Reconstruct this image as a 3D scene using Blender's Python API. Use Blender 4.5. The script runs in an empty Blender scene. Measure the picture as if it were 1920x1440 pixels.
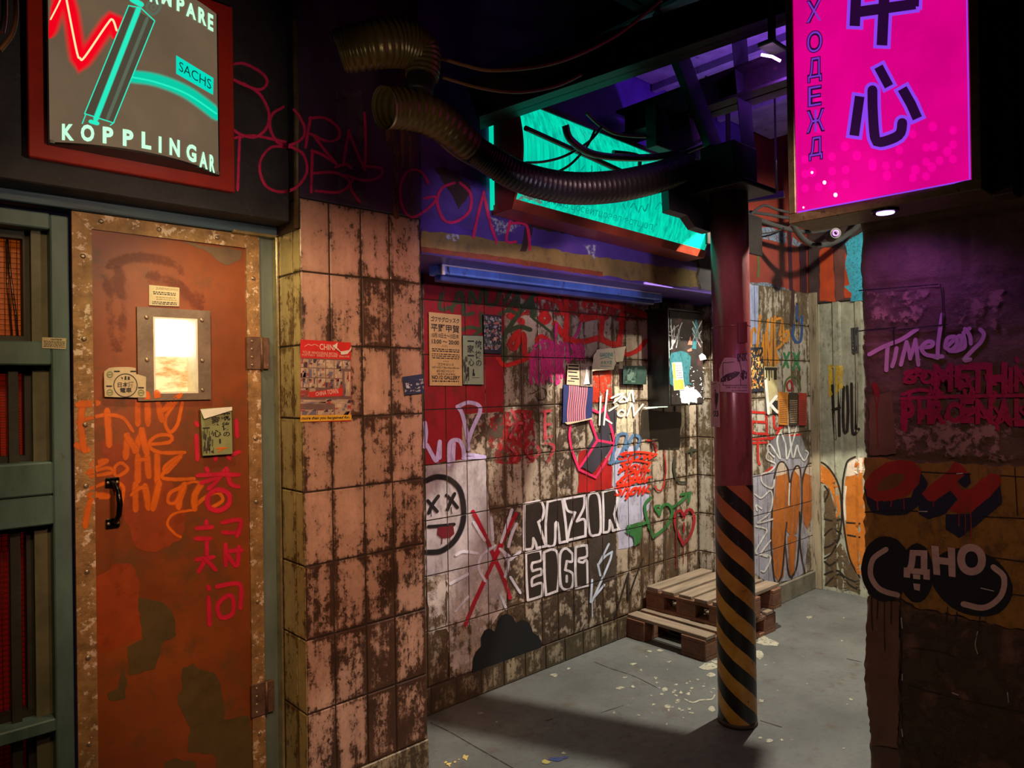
import bpy, bmesh, math, random
from mathutils import Vector, Matrix, noise
from mathutils.geometry import tessellate_polygon
random.seed(7)
C = bpy.context.scene.collection
SC = bpy.context.scene

# ------------------------------------------------------------------ camera
FPX, YAW, PIT, ROL, EYE = 1340.0, math.radians(47.1), math.radians(-.27), math.radians(.885), 1.6
_f0 = Vector((math.cos(YAW), math.sin(YAW), 0)); _r0 = Vector((math.sin(YAW), -math.cos(YAW), 0)); _z = Vector((0, 0, 1))
CF = _f0*math.cos(PIT) - _z*math.sin(PIT); _u0 = _z*math.cos(PIT) + _f0*math.sin(PIT)
CR = _r0*math.cos(ROL) - _u0*math.sin(ROL); CU = _u0*math.cos(ROL) + _r0*math.sin(ROL)
CAM = Vector((0, 0, EYE))
cd = bpy.data.cameras.new('camera'); cam = bpy.data.objects.new('camera', cd); C.objects.link(cam)
cd.sensor_width = 36; cd.sensor_fit = 'HORIZONTAL'; cd.lens = FPX/1920*36; cd.clip_start = .02
cam.matrix_world = Matrix(((CR.x, CU.x, -CF.x, CAM.x), (CR.y, CU.y, -CF.y, CAM.y), (CR.z, CU.z, -CF.z, CAM.z), (0, 0, 0, 1)))
SC.camera = cam
SC.view_settings.view_transform = 'Standard'; SC.view_settings.look = 'None'
SC.view_settings.gamma = 1; SC.view_settings.use_curve_mapping = False; SC.view_settings.exposure = 0.0
SC.cycles.transparent_max_bounces = 48; SC.cycles.max_bounces = 6
SC.cycles.sample_clamp_indirect = 3.0; SC.cycles.use_denoising = True

# ------------------------------------------------------------------ world and lights
w = bpy.data.worlds.new('night'); SC.world = w; w.use_nodes = True
w.node_tree.nodes['Background'].inputs[0].default_value = (.02, .012, .03, 1)
w.node_tree.nodes['Background'].inputs[1].default_value = .12

def lamp(name, kind, loc, target, energy, color, size=.05, angle=120, blend=.4, size_y=None, spread=None):
    d = bpy.data.lights.new(name, kind); o = bpy.data.objects.new(name, d); C.objects.link(o)
    o.location = loc; d.energy = energy; d.color = color
    if kind == 'AREA':
        d.size = size
        if size_y: d.shape = 'RECTANGLE'; d.size_y = size_y
        if spread: d.spread = math.radians(spread)
    else: d.shadow_soft_size = size
    if kind == 'SPOT': d.spot_size = math.radians(angle); d.spot_blend = blend
    v = Vector(target) - Vector(loc)
    o.rotation_euler = v.to_track_quat('-Z', 'Y').to_euler()
    return o
lamp('passage_spot', 'SPOT', (3.80, 1.84, 2.92), (3.72, 1.92, 0), 400, (1, .93, .78), .007, 91, .06)
lamp('far_spot', 'SPOT', (4.35, 1.15, 2.95), (5.05, 2.45, 1.55), 130, (1, .92, .74), .04, 104, .6)  # second, unseen spot added for the right and far walls
lamp('pillar_spot', 'SPOT', (.95, .10, 2.45), (1.46, 2.45, 1.28), 148, (1, .56, .37), .08, 48, .5)
lamp('niche_spot', 'SPOT', (2.25, .35, 2.70), (2.50, 2.865, 1.45), 112, (1, .68, .66), .08, 46, .8)
lamp('header_spot_left', 'SPOT', (1.75, .9, 1.95), (2.15, 2.45, 2.24), 36, (.85, .70, 1), .05, 34, .9)  # added unseen pair, narrow cones leave the upper header dark
lamp('header_spot_right', 'SPOT', (2.45, .9, 1.95), (3.0, 2.45, 2.20), 42, (.85, .70, 1), .05, 36, .9)
lamp('column_spot', 'SPOT', (1.35, .30, 2.45), (3.06, 1.75, 1.55), 62, (1, .45, .55), .06, 40, .8)
lamp('amber_lamp', 'SPOT', (.15, .8, 2.5), (.85, 2.66, 1.15), 58, (1, .64, .30), .10, 66, .7)
lamp('gold_lamp', 'SPOT', (.72, 2.30, 2.28), (1.224, 2.55, 1.2), 16, (1, .85, .45), .04, 120, .8)
lamp('sign_wash', 'SPOT', (.95, 1.35, 2.15), (.70, 2.5, 2.45), 15, (1, .75, .55), .05, 70, .9)  # unseen spot added to brighten the red sign board
lamp('duct_wash', 'SPOT', (.9, 1.5, 2.1), (1.5, 2.1, 2.72), 4.5, (1, .80, .45), .04, 40, .9)
lamp('violet_spot', 'SPOT', (2.69, .943, 2.18), (2.95, 1.05, 1.2), 4.5, (.62, .18, 1), .03, 150, .6)
lamp('ultraviolet', 'SPOT', (2.93, 1.46, 2.93), (3.75, 1.9, 3.13), 8, (.30, .08, 1), .03, 150, .8)
lamp('violet_wash', 'SPOT', (3.35, 1.35, 2.75), (3.55, 1.95, 3.33), 30, (.36, .08, 1), .04, 120, .8)  # extra unseen spot, added to turn the roof panel violet
lamp('block_lamp', 'SPOT', (1.0, -.4, 2.3), (2.95, .8, .95), 38, (1, .66, .38), .12, 42, .8)
lamp('frame_fill', 'SPOT', (1.5, 1.5, 1.9), (2.6, 1.0, 2.24), 3, (1, .80, .45), .03, 34, .8)  # small unseen light added for the frame of the pink sign
lamp('floor_fill', 'SPOT', (2.3, .6, 3.0), (1.72, 2.0, 0), 22, (1, .93, .82), .05, 30, .6)  # added without a visible source, lifts the left foreground floor


# ------------------------------------------------------------------ pixel rays on the real surfaces
def ray(x, y): return CF + CR*((x-960)/FPX) - CU*((y-720)/FPX)
def P(x, y, ax, v):
    d = ray(x, y); i = 'xyz'.index(ax); return CAM + d*((v-CAM[i])/d[i])
def depth_px(p): return FPX/((Vector(p)-CAM).dot(CF))          # pixels per metre at a point
class Surf:
    """a wall plane (axis = value) or a gently curved face (fn gives the value at a point)"""
    def __init__(s, ax, val, fn=None, off=.0008, up=-1, clamp=None): s.ax, s.val, s.fn, s.off, s.up, s.clamp = ax, val, fn, off, up, clamp
    def layer(s, d=.00012): s.off += d; return s.off
    def at(s, x, y, off=0):
        v = s.val; i = 'xyz'.index(s.ax)
        p = P(x, y, s.ax, v)
        if s.fn:
            for _ in range(6): v = s.fn(p); p = P(x, y, s.ax, v)
        p = p.copy(); p[i] += s.up*off
        if s.clamp: k, lo, hi = s.clamp; p[k] = min(max(p[k], lo), hi)      # marks end at the edge of the face
        return p
def Z(ox, oy, sc):
    return lambda *a: [(ox+p[0]/sc, oy+p[1]/sc) + tuple(p[2:]) for p in a]

# ------------------------------------------------------------------ node helpers
def new_mat(name):
    m = bpy.data.materials.new(name); m.use_nodes = True; nt = m.node_tree
    return m, nt, nt.nodes['Principled BSDF'], nt.nodes['Material Output']
def nd(nt, t, **kw):
    n = nt.nodes.new(t)
    for k, v in kw.items():
        if k in ('operation', 'blend_type', 'data_type', 'attribute_name', 'noise_dimensions', 'feature', 'clamp', 'use_clamp', 'distance', 'interpolation_type', 'wave_type', 'bands_direction', 'attribute_type'):
            setattr(n, k, v)
    return n
def lk(nt, a, b): nt.links.new(a, b)
def setin(nt, sock, v):
    if hasattr(v, 'is_linked') or hasattr(v, 'links'): lk(nt, v, sock)
    else: sock.default_value = v
def mth(nt, op, a, b=0.0, c=0.0, clamp=False):
    n = nt.nodes.new('ShaderNodeMath'); n.operation = op; n.use_clamp = clamp
    setin(nt, n.inputs[0], a); setin(nt, n.inputs[1], b)
    if op in ('MULTIPLY_ADD', 'COMPARE', 'SMOOTH_MIN', 'WRAP'): setin(nt, n.inputs[2], c)
    return n.outputs[0]
def mapr(nt, v, a, b, c=0.0, d=1.0, smooth=False):
    n = nt.nodes.new('ShaderNodeMapRange'); n.clamp = True
    if smooth: n.interpolation_type = 'SMOOTHSTEP'
    setin(nt, n.inputs[0], v); n.inputs[1].default_value = a; n.inputs[2].default_value = b; n.inputs[3].default_value = c; n.inputs[4].default_value = d
    return n.outputs[0]
def mixc(nt, f, a, b):
    n = nt.nodes.new('ShaderNodeMix'); n.data_type = 'RGBA'
    setin(nt, n.inputs[0], f)
    for s, v in ((n.inputs[6], a), (n.inputs[7], b)):
        if isinstance(v, tuple): s.default_value = (v+(1,))[:4]
        else: lk(nt, v, s)
    return n.outputs[2]
def posn(nt, scale=(1, 1, 1)):
    t = nt.nodes.new('ShaderNodeNewGeometry'); m = nt.nodes.new('ShaderNodeMapping')
    m.inputs['Scale'].default_value = scale; lk(nt, t.outputs['Position'], m.inputs['Vector']); return m.outputs[0]
def noi(nt, scale=5, detail=6, rough=.6, vec=None, stretch=(1, 1, 1), dist=0):
    n = nt.nodes.new('ShaderNodeTexNoise'); n.inputs['Scale'].default_value = scale; n.inputs['Detail'].default_value = detail
    n.inputs['Roughness'].default_value = rough; n.inputs['Distortion'].default_value = dist
    lk(nt, vec if vec is not None else posn(nt, stretch), n.inputs['Vector']); return n.outputs['Fac']
def bump(nt, bsdf, h, strength=.3, dist=.004):
    b = nt.nodes.new('ShaderNodeBump'); b.inputs['Strength'].default_value = strength; b.inputs['Distance'].default_value = dist
    lk(nt, h, b.inputs['Height']); lk(nt, b.outputs[0], bsdf.inputs['Normal'])
_mc = {}
def surf_mat(name, color, rough=.6, metal=0.0, var=.25, scale=12, second=None, thr=.58, stretch=(1, 1, 1), bmp=.25, spec=.5, bdist=.004, soft=.06):
    """painted or raw surface: colour with noise variation, optional second colour showing through in worn blotches"""
    if name in _mc: return _mc[name]
    m, nt, b, out = new_mat(name); _mc[name] = m
    n1 = noi(nt, scale, 8, .65, stretch=stretch)
    dark = tuple(c*(1-var) for c in color); lite = tuple(min(1, c*(1+var)) for c in color)
    col = mixc(nt, mapr(nt, n1, .3, .7), dark, lite)
    if second:
        n2 = noi(nt, scale*1.7, 10, .72, stretch=stretch)
        f = mapr(nt, n2, thr, thr+soft); col = mixc(nt, f, col, second)
    lk(nt, col, b.inputs['Base Color']); b.inputs['Roughness'].default_value = rough; b.inputs['Metallic'].default_value = metal
    b.inputs['Specular IOR Level'].default_value = spec
    if bmp: bump(nt, b, noi(nt, scale*4, 6, .6, stretch=stretch), bmp, bdist)
    return m
def glow(name, color, strength, var=0.0, scale=10, second=None, stretch=(1, 1, 1), thr=.5, soft=.2):
    """a self-lit face: lamp, tube or backlit sheet"""
    if name in _mc: return _mc[name]
    m, nt, b, out = new_mat(name); _mc[name] = m
    b.inputs['Base Color'].default_value = tuple(c*.3 for c in color)+(1,); b.inputs['Roughness'].default_value = .35
    b.inputs['Emission Strength'].default_value = strength
    if second or var:
        n = noi(nt, scale, 7, .6, stretch=stretch)
        col = mixc(nt, mapr(nt, n, thr-soft, thr+soft), color, second or tuple(c*(1-var) for c in color))
        lk(nt, col, b.inputs['Emission Color'])
    else: b.inputs['Emission Color'].default_value = tuple(color)+(1,)
    return m
TX0, TPX, TZ0, TPZ = 2.203, .1328, 2.040, .272      # the tile grid of the niche
def paint(name, color, wear=.2, rough=.45, grid=None, emit=0.0, scale=28, drip=False, opac=1.0, grime=.55):
    """sprayed, rolled or printed paint layer on a wall; grid = (axis, x0, pitch) leaves the tile joints unpainted"""
    if name in _mc: return _mc[name]
    m, nt, b, out = new_mat(name); _mc[name] = m
    b.inputs['Base Color'].default_value = tuple(color)+(1,); b.inputs['Roughness'].default_value = rough
    if emit:
        b.inputs['Emission Color'].default_value = tuple(color)+(1,); b.inputs['Emission Strength'].default_value = emit
        b.inputs['Base Color'].default_value = tuple(c*.3 for c in color)+(1,)
    else:
        n0 = noi(nt, 9, 6, .6); pc = mixc(nt, mapr(nt, n0, .3, .7), tuple(c*.72 for c in color), tuple(min(1, c*1.15) for c in color))
        if grid or grime != .55:
            ng = noi(nt, 17, 11, .76, stretch=(1, 1, .4)); pc = mixc(nt, mth(nt, 'MULTIPLY', mapr(nt, ng, .49, .62), grime), pc, tuple(c*.25+g*.7 for c, g in zip(color, (.05, .03, .018))))
        lk(nt, pc, b.inputs['Base Color'])
    at = nt.nodes.new('ShaderNodeAttribute'); at.attribute_name = 'cov'
    a = at.outputs['Fac']
    if wear:
        n = noi(nt, scale, 9, .7, stretch=(1, 1, .35) if drip else (1, 1, 1))
        a = mth(nt, 'SUBTRACT', a, mth(nt, 'MULTIPLY', mapr(nt, n, .41, .63), wear*1.45))
    a = mapr(nt, a, .06, .88, 0.0, opac, smooth=True)
    if grid:
        ax, x0, px = grid
        g = nt.nodes.new('ShaderNodeNewGeometry'); s = nt.nodes.new('ShaderNodeSeparateXYZ'); lk(nt, g.outputs['Position'], s.inputs[0])
        u = mth(nt, 'DIVIDE', mth(nt, 'SUBTRACT', s.outputs['XYZ'.index(ax)], x0), px)
        v = mth(nt, 'DIVIDE', mth(nt, 'SUBTRACT', s.outputs[2], TZ0), TPZ)
        du = mth(nt, 'MULTIPLY', mth(nt, 'ABSOLUTE', mth(nt, 'SUBTRACT', u, mth(nt, 'ROUND', u))), px)
        dv = mth(nt, 'MULTIPLY', mth(nt, 'ABSOLUTE', mth(nt, 'SUBTRACT', v, mth(nt, 'ROUND', v))), TPZ)
        j = mth(nt, 'MINIMUM', du, dv)
        a = mth(nt, 'MULTIPLY', a, mapr(nt, j, .0022, .0034))
    tr = nt.nodes.new('ShaderNodeBsdfTransparent'); mx = nt.nodes.new('ShaderNodeMixShader')
    lk(nt, a, mx.inputs[0]); lk(nt, tr.outputs[0], mx.inputs[1]); lk(nt, b.outputs[0], mx.inputs[2]); lk(nt, mx.outputs[0], out.inputs['Surface'])
    return m

# ------------------------------------------------------------------ objects
def link(name, me, mat, parent=None, label=None):
    o = bpy.data.objects.new(name, me); C.objects.link(o)
    for m in (mat if isinstance(mat, (list, tuple)) else [mat]): me.materials.append(m)
    if parent:
        o.parent = parent
        if not parent.parent: o.matrix_parent_inverse = Matrix.Translation(-parent.location)   # meshes keep world coordinates
    if label: o['label'] = label
    return o
def thing(name, label, cat, loc=(0, 0, 0), group=None):
    o = bpy.data.objects.new(name, None); C.objects.link(o); o.location = loc; o.empty_display_size = .05
    o['label'] = label; o['category'] = cat
    if group: o['group'] = group
    return o
def tag(o, label, cat, group=None):
    o['label'] = label; o['category'] = cat
    if group: o['group'] = group
    return o
def struct(o, label, cat='wall'):
    o['kind'] = 'structure'; o['label'] = label; o['category'] = cat; return o
class MB:
    """collects boxes, tubes and faces, then links them as one mesh"""
    def __init__(s): s.bm = bmesh.new()
    def box(s, a, b, bev=0.0, rot=None, seg=1):
        a, b = Vector(a), Vector(b); c = (a+b)/2; d = b-a
        r = bmesh.ops.create_cube(s.bm, size=1)
        vs = r['verts']
        M = Matrix.Translation(c)
        if rot: M = M @ rot.to_4x4()
        bmesh.ops.transform(s.bm, matrix=M @ Matrix.Diagonal((abs(d.x), abs(d.y), abs(d.z), 1)), verts=vs)
        if bev:
            es = list({e for v in vs for e in v.link_edges})
            bmesh.ops.bevel(s.bm, geom=es, offset=bev, segments=seg, affect='EDGES', profile=.5)
        return s
    def tube(s, pts, r, n=10, cap=True, smooth=True):
        pts = [Vector(p) for p in pts]; rs = r if isinstance(r, (list, tuple)) else [r]*len(pts)
        rings = []; up = None
        for i, p in enumerate(pts):
            t = (pts[min(i+1, len(pts)-1)]-pts[max(i-1, 0)]).normalized()
            if up is None: up = t.orthogonal().normalized()
            up = (up - t*up.dot(t)).normalized(); sd = t.cross(up)
            rings.append([s.bm.verts.new(p+(up*math.cos(2*math.pi*k/n)+sd*math.sin(2*math.pi*k/n))*rs[i]) for k in range(n)])
        for a, b in zip(rings, rings[1:]):
            for k in range(n):
                f = s.bm.faces.new((a[k], a[(k+1) % n], b[(k+1) % n], b[k])); f.smooth = smooth
        if cap: s.bm.faces.new(rings[0][::-1]); s.bm.faces.new(rings[-1])
        return s
    def cyl(s, a, b, r, n=16, r2=None): return s.tube([a, b], [r, r if r2 is None else r2], n)
    def dome(s, c, nrm, r, h=None, n=10):
        c, nrm = Vector(c), Vector(nrm).normalized(); h = h or r; a = nrm.orthogonal().normalized(); b = nrm.cross(a); prev = None
        for k in range(4):
            t = k/4*math.pi/2
            ring = [s.bm.verts.new(c+nrm*h*math.sin(t)+(a*math.cos(2*math.pi*i/n)+b*math.sin(2*math.pi*i/n))*r*math.cos(t)) for i in range(n)]
            if prev:
                for i in range(n): f = s.bm.faces.new((prev[i], prev[(i+1) % n], ring[(i+1) % n], ring[i])); f.smooth = True
            prev = ring
        s.bm.faces.new(prev); return s
    def poly(s, pts, smooth=False):
        f = s.bm.faces.new([s.bm.verts.new(p) for p in pts]); f.smooth = smooth; return s
    def prism(s, pts, d):
        """polygon of 3D points extruded by vector d"""
        d = Vector(d); a = [s.bm.verts.new(Vector(p)) for p in pts]; b = [s.bm.verts.new(Vector(p)+d) for p in pts]; n = len(pts)
        s.bm.faces.new(a[::-1]); s.bm.faces.new(b)
        for i in range(n): s.bm.faces.new((a[i], a[(i+1) % n], b[(i+1) % n], b[i]))
        return s
    def build(s, name, mat, parent=None, label=None):
        bmesh.ops.recalc_face_normals(s.bm, faces=s.bm.faces)
        me = bpy.data.meshes.new(name); s.bm.to_mesh(me); s.bm.free()
        return link(name, me, mat, parent, label)
def catmull(pts, step=6):
    if len(pts) < 3: 
        a, b = pts; n = max(2, int(math.dist(a, b)/step)); return [(a[0]+(b[0]-a[0])*i/n, a[1]+(b[1]-a[1])*i/n) for i in range(n+1)]
    closed = math.dist(pts[0], pts[-1]) < 1e-6
    q = pts[:]
    q = ([pts[-2]]+q+[pts[1]]) if closed else ([pts[0]]+q+[pts[-1]])
    out = []
    for i in range(1, len(q)-2):
        p0, p1, p2, p3 = q[i-1:i+3]; n = max(2, int(math.dist(p1, p2)/step))
        for k in range(n):
            t = k/n
            out.append(tuple(.5*(2*p1[j]+(p2[j]-p0[j])*t+(2*p0[j]-5*p1[j]+4*p2[j]-p3[j])*t*t+(3*p1[j]-p0[j]-3*p2[j]+p3[j])*t**3) for j in (0, 1)))
    out.append(tuple(pts[-1][:2])); return out
def fill2d(pts, step=0):
    """triangles filling a pixel polygon, cut fine enough to follow a curved face"""
    tris = tessellate_polygon([[Vector((x, y, 0)) for x, y in pts]])
    if not step: return list(pts), [tuple(t) for t in tris]
    bm = bmesh.new(); vs = [bm.verts.new((x, y, 0)) for x, y in pts]
    for t in tris:
        try: bm.faces.new([vs[q] for q in t])
        except ValueError: pass
    for _ in range(6):
        es = [e for e in bm.edges if e.calc_length() > step]
        if not es: break
        bmesh.ops.subdivide_edges(bm, edges=es, cuts=1); bmesh.ops.triangulate(bm, faces=[f for f in bm.faces if len(f.verts) > 3])
    bm.verts.index_update(); v = [(q.co.x, q.co.y) for q in bm.verts]; f = [tuple(q.index for q in g.verts) for g in bm.faces]; bm.free(); return v, f
class Deco:
    """flat paint marks drawn on one surface: strokes with soft edges and filled patches, linked as one mesh"""
    def __init__(s, surf, lift=None): s.sf = surf; s.v = []; s.c = []; s.f = []; s.off = surf.layer() if lift is None else lift; s.k = 0; s.top = 0
    def _v(s, x, y, c, lift=0):
        s.v.append(s.sf.at(x, y, s.off+lift)); s.c.append(c); s.top = max(s.top, s.off+lift); return len(s.v)-1
    def stroke(s, pts, w, soft=.35, smooth=True, taper=False):
        s.k += 1; lift = (s.k % 12)*.000012
        if len(pts) == 1: x, y = pts[0][:2]; pts = [(x-.5, y), (x+.5, y)]
        pts = [p[:2] for p in pts]
        step = max(1.5, w*.3)
        if smooth: pp = catmull(pts, step)
        else:
            pp = []
            for a, b in zip(pts, pts[1:]):
                n = max(1, int(math.dist(a, b)/(step*3))); pp += [(a[0]+(b[0]-a[0])*i/n, a[1]+(b[1]-a[1])*i/n) for i in range(n)]
            pp.append(pts[-1])
        def nrm(i):
            a = pp[max(i-1, 0)]; b = pp[min(i+1, len(pp)-1)]; dx, dy = b[0]-a[0], b[1]-a[1]; l = math.hypot(dx, dy) or 1
            return dx/l, dy/l
        secs = []; h = w/2
        for i, p in enumerate(pp):
            dx, dy = nrm(i); hw = h*(1-.6*i/len(pp)) if taper else h
            if i == 0:
                for t in (.97, .8, .5): secs.append((p[0]-dx*h*t, p[1]-dy*h*t, dx, dy, hw*math.sqrt(1-t*t)))
            secs.append((p[0], p[1], dx, dy, hw))
            if i == len(pp)-1:
                for t in (.5, .8, .97): secs.append((p[0]+dx*hw*t, p[1]+dy*hw*t, dx, dy, hw*math.sqrt(1-t*t)))
        prev = None; q = 0
        for (x, y, dx, dy, hw) in secs:
            q += 1; lift += .0000031          # a stroke that crosses itself lies on top of itself
            cols = ((-1, 0), (-(1-soft), 1), (1-soft, 1), (1, 0)) if soft > 0 else ((-1, 1), (1, 1))
            ring = [s._v(x-dy*hw*o, y+dx*hw*o, c, lift) for o, c in cols]
            if prev:
                for a in range(len(ring)-1): s.f.append((prev[a], prev[a+1], ring[a+1], ring[a]))
            prev = ring
        return s
    def patch(s, poly, jit=0.0, soft=0.0, step=9, smooth=False):
        s.k += 1; lift = (s.k % 12)*.000012
        if smooth: poly = catmull(list(poly)+[poly[0]], step)[:-1]
        pts = []; n = len(poly)
        for i in range(n):
            a, b = poly[i][:2], poly[(i+1) % n][:2]; k = max(1, int(math.dist(a, b)/step)) if (jit or s.sf.fn) else 1
            for j in range(k):
                t = j/k; pts.append((a[0]+(b[0]-a[0])*t+random.uniform(-jit, jit), a[1]+(b[1]-a[1])*t+random.uniform(-jit, jit)))
        cx = sum(p[0] for p in pts)/len(pts); cy = sum(p[1] for p in pts)/len(pts)
        if soft:
            inn = [(cx+(x-cx)*(1-soft), cy+(y-cy)*(1-soft)) for x, y in pts]
            io = [s._v(x, y, 0, lift) for x, y in pts]; ii = [s._v(x, y, 1, lift) for x, y in inn]
            for i in range(len(pts)): j = (i+1) % len(pts); s.f.append((io[i], io[j], ii[j], ii[i]))
            base = inn
        else: base = pts
        v, f = fill2d(base, 9 if s.sf.fn else 0); b = len(s.v)
        for x, y in v: s._v(x, y, 1, lift)
        s.f += [tuple(b+q for q in t) for t in f]
        return s
    def text(s, body, quad, bold=.0, slant=0.0, mirror=False):
        """body set into the pixel quad TL TR BR BL"""
        vs, fs = glyphs(body, bold)
        s.k += 1; lift = (s.k % 12)*.000012; b = len(s.v)
        tl, tr, br, bl = quad
        for (u, v) in vs:
            u2 = (1-u) if mirror else u
            u2 += slant*(v-.5)
            x = (tl[0]*(1-u2)+tr[0]*u2)*v+(bl[0]*(1-u2)+br[0]*u2)*(1-v); y = (tl[1]*(1-u2)+tr[1]*u2)*v+(bl[1]*(1-u2)+br[1]*u2)*(1-v)
            s._v(x, y, 1, lift)
        s.f += [tuple(b+i for i in f) for f in fs]; return s
    def build(s, name, mat, parent=None, label=None):
        s.sf.off = max(s.sf.off, s.top)
        # keep marks on their own surface: a face that would bridge two surfaces is left out
        if hasattr(s.sf, 'split'): s.f = [f for f in s.f if len({s.sf.split(s.v[i]) for i in f}) == 1]
        me = bpy.data.meshes.new(name); me.from_pydata([tuple(v) for v in s.v], [], s.f); me.update()
        at = me.attributes.new('cov', 'FLOAT', 'POINT'); at.data.foreach_set('value', [float(c) for c in s.c])
        return link(name, me, mat, parent, label)
_gl = {}
def glyphs(body, bold=0.0):
    k = (body, bold)
    if k in _gl: return _gl[k]
    cu = bpy.data.curves.new('lettering', 'FONT'); cu.body = body; cu.size = 1; cu.offset = bold; cu.resolution_u = 3; cu.space_line = .85
    o = bpy.data.objects.new('lettering', cu); C.objects.link(o)
    dg = bpy.context.evaluated_depsgraph_get(); me = bpy.data.meshes.new_from_object(o.evaluated_get(dg))
    vs = [v.co.copy() for v in me.vertices]; fs = [tuple(p.vertices) for p in me.polygons]
    bpy.data.objects.remove(o); bpy.data.curves.remove(cu); bpy.data.meshes.remove(me)
    if not vs: _gl[k] = ([], []); return _gl[k]
    x0 = min(v.x for v in vs); x1 = max(v.x for v in vs); y0 = min(v.y for v in vs); y1 = max(v.y for v in vs)
    _gl[k] = ([((v.x-x0)/(x1-x0 or 1), (v.y-y0)/(y1-y0 or 1)) for v in vs], fs); return _gl[k]
def uvq(q, u0, v0, u1, v1):
    """sub-rectangle of a pixel quad; u to the right, v downwards, 0..1"""
    def f(u, v):
        tl, tr, br, bl = q
        return tuple((tl[i]*(1-u)+tr[i]*u)*(1-v)+(bl[i]*(1-u)+br[i]*u)*v for i in (0, 1))
    return [f(u0, v0), f(u1, v0), f(u1, v1), f(u0, v1)]
def sheet(name, label, cat, sf, quad, mat, group=None, parent=None, th=.0006, off=None, torn=0.0, curl=None):
    """a real sheet of paper stuck on a surface (a poster, a sticker): thin closed slab, returns the object and its quad"""
    off = sf.layer(.0008) if off is None else off
    pts = []
    n = len(quad)
    for i in range(n):
        a, b = quad[i], quad[(i+1) % n]; k = max(1, int(math.dist(a, b)/6)) if (torn or sf.fn) else 1
        for j in range(k):
            t = j/k; pts.append((a[0]+(b[0]-a[0])*t+random.uniform(-torn, torn), a[1]+(b[1]-a[1])*t+random.uniform(-torn, torn)))
    v2, tris = fill2d(pts, 7 if sf.fn else 0)
    f0 = [sf.at(x, y, off+th) for x, y in v2]; b0 = [sf.at(x, y, off-.0004) for x, y in v2]; m = len(v2); cnt = {}
    for t in tris:
        for i in range(3): e = (t[i], t[(i+1) % 3]); cnt[tuple(sorted(e))] = cnt.get(tuple(sorted(e)), [])+[e]
    faces = [tuple(t) for t in tris]+[tuple(q+m for q in reversed(t)) for t in tris]+[(e[0][1], e[0][0], m+e[0][0], m+e[0][1]) for e in cnt.values() if len(e) == 1]
    me = bpy.data.meshes.new(name); me.from_pydata([tuple(v) for v in f0+b0], [], faces); me.update()
    o = link(name, me, mat, parent)
    if cat: tag(o, label, cat, group)
    sf.off = max(sf.off, off+th)
    return o
def dashes(d, q, u0, v0, u1, v1, rows, fill=.6, seed=1):
    """rows of small print too fine to read"""
    rd = random.Random(seed)
    for r in range(rows):
        va = v0+(v1-v0)*(r+.2)/rows; vb = v0+(v1-v0)*(r+.2+fill)/rows; u = u0+rd.uniform(0, .04)
        while u < u1-.02:
            l = rd.uniform(.02, .09)*(u1-u0)*1.6; d.patch(uvq(q, u, va, min(u+l, u1), vb)); u += l+.015*(u1-u0)+.01
    return d
# ------------------------------------------------------------------ materials of the shell
def tile_mat(name, base, grime, amt0, amt1, streak=.3, second=None, rough=.22):
    """glazed tile with baked-on dirt in blotches and runs; amt0/amt1 = dirt level at the floor and at the top"""
    m, nt, b, out = new_mat(name)
    g = nt.nodes.new('ShaderNodeNewGeometry'); s = nt.nodes.new('ShaderNodeSeparateXYZ'); lk(nt, g.outputs['Position'], s.inputs[0])
    rnd = nt.nodes.new('ShaderNodeAttribute'); rnd.attribute_name = 'trand'
    edge = nt.nodes.new('ShaderNodeAttribute'); edge.attribute_name = 'edge'
    n1 = noi(nt, 15, 12, .80, stretch=(1, 1, .75)); n2 = noi(nt, 34, 9, .7, stretch=(1, 1, .055)); n3 = noi(nt, 3.1, 4, .55)
    n4 = noi(nt, 5, 6, .6)
    col = mixc(nt, mapr(nt, n4, .3, .7), tuple(c*.80 for c in base), tuple(min(1, c*1.12) for c in base))
    col = mixc(nt, mth(nt, 'MULTIPLY', rnd.outputs['Fac'], .35), col, second or tuple(c*.6 for c in base))
    val = mth(nt, 'ADD', mth(nt, 'MULTIPLY', n1, .55), mth(nt, 'MULTIPLY', n2, streak))
    val = mth(nt, 'ADD', val, mth(nt, 'MULTIPLY', n3, .35))
    val = mth(nt, 'ADD', val, mth(nt, 'MULTIPLY', edge.outputs['Fac'], .075))
    val = mth(nt, 'ADD', val, mth(nt, 'MULTIPLY', mth(nt, 'SUBTRACT', rnd.outputs['Fac'], .5), .07))
    val = mth(nt, 'ADD', val, mapr(nt, s.outputs[2], 0.0, 2.3, amt0, amt1))
    spk = noi(nt, 70, 8, .7, stretch=(1, 1, .7))
    val = mth(nt, 'ADD', val, mth(nt, 'MULTIPLY', mapr(nt, spk, .5, .75), .13))
    msk = mapr(nt, val, .60, .655)
    wash = mapr(nt, val, .42, .63, 0, .68)
    col = mixc(nt, wash, col, tuple(c*.45+gc*.5 for c, gc in zip(base, grime)))
    gcol = mixc(nt, mapr(nt, n1, .4, .65), tuple(c*1.5 for c in grime), tuple(c*.6 for c in grime))
    col = mixc(nt, msk, col, gcol)
    lk(nt, col, b.inputs['Base Color']); lk(nt, mapr(nt, msk, 0, 1, rough, .55), b.inputs['Roughness'])
    bump(nt, b, mth(nt, 'ADD', mth(nt, 'MULTIPLY', msk, .6), noi(nt, 60, 3, .5)), .25, .002)
    return m
GROUT = surf_mat('grout', (.035, .022, .013), .9, var=.5, scale=30)
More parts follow.
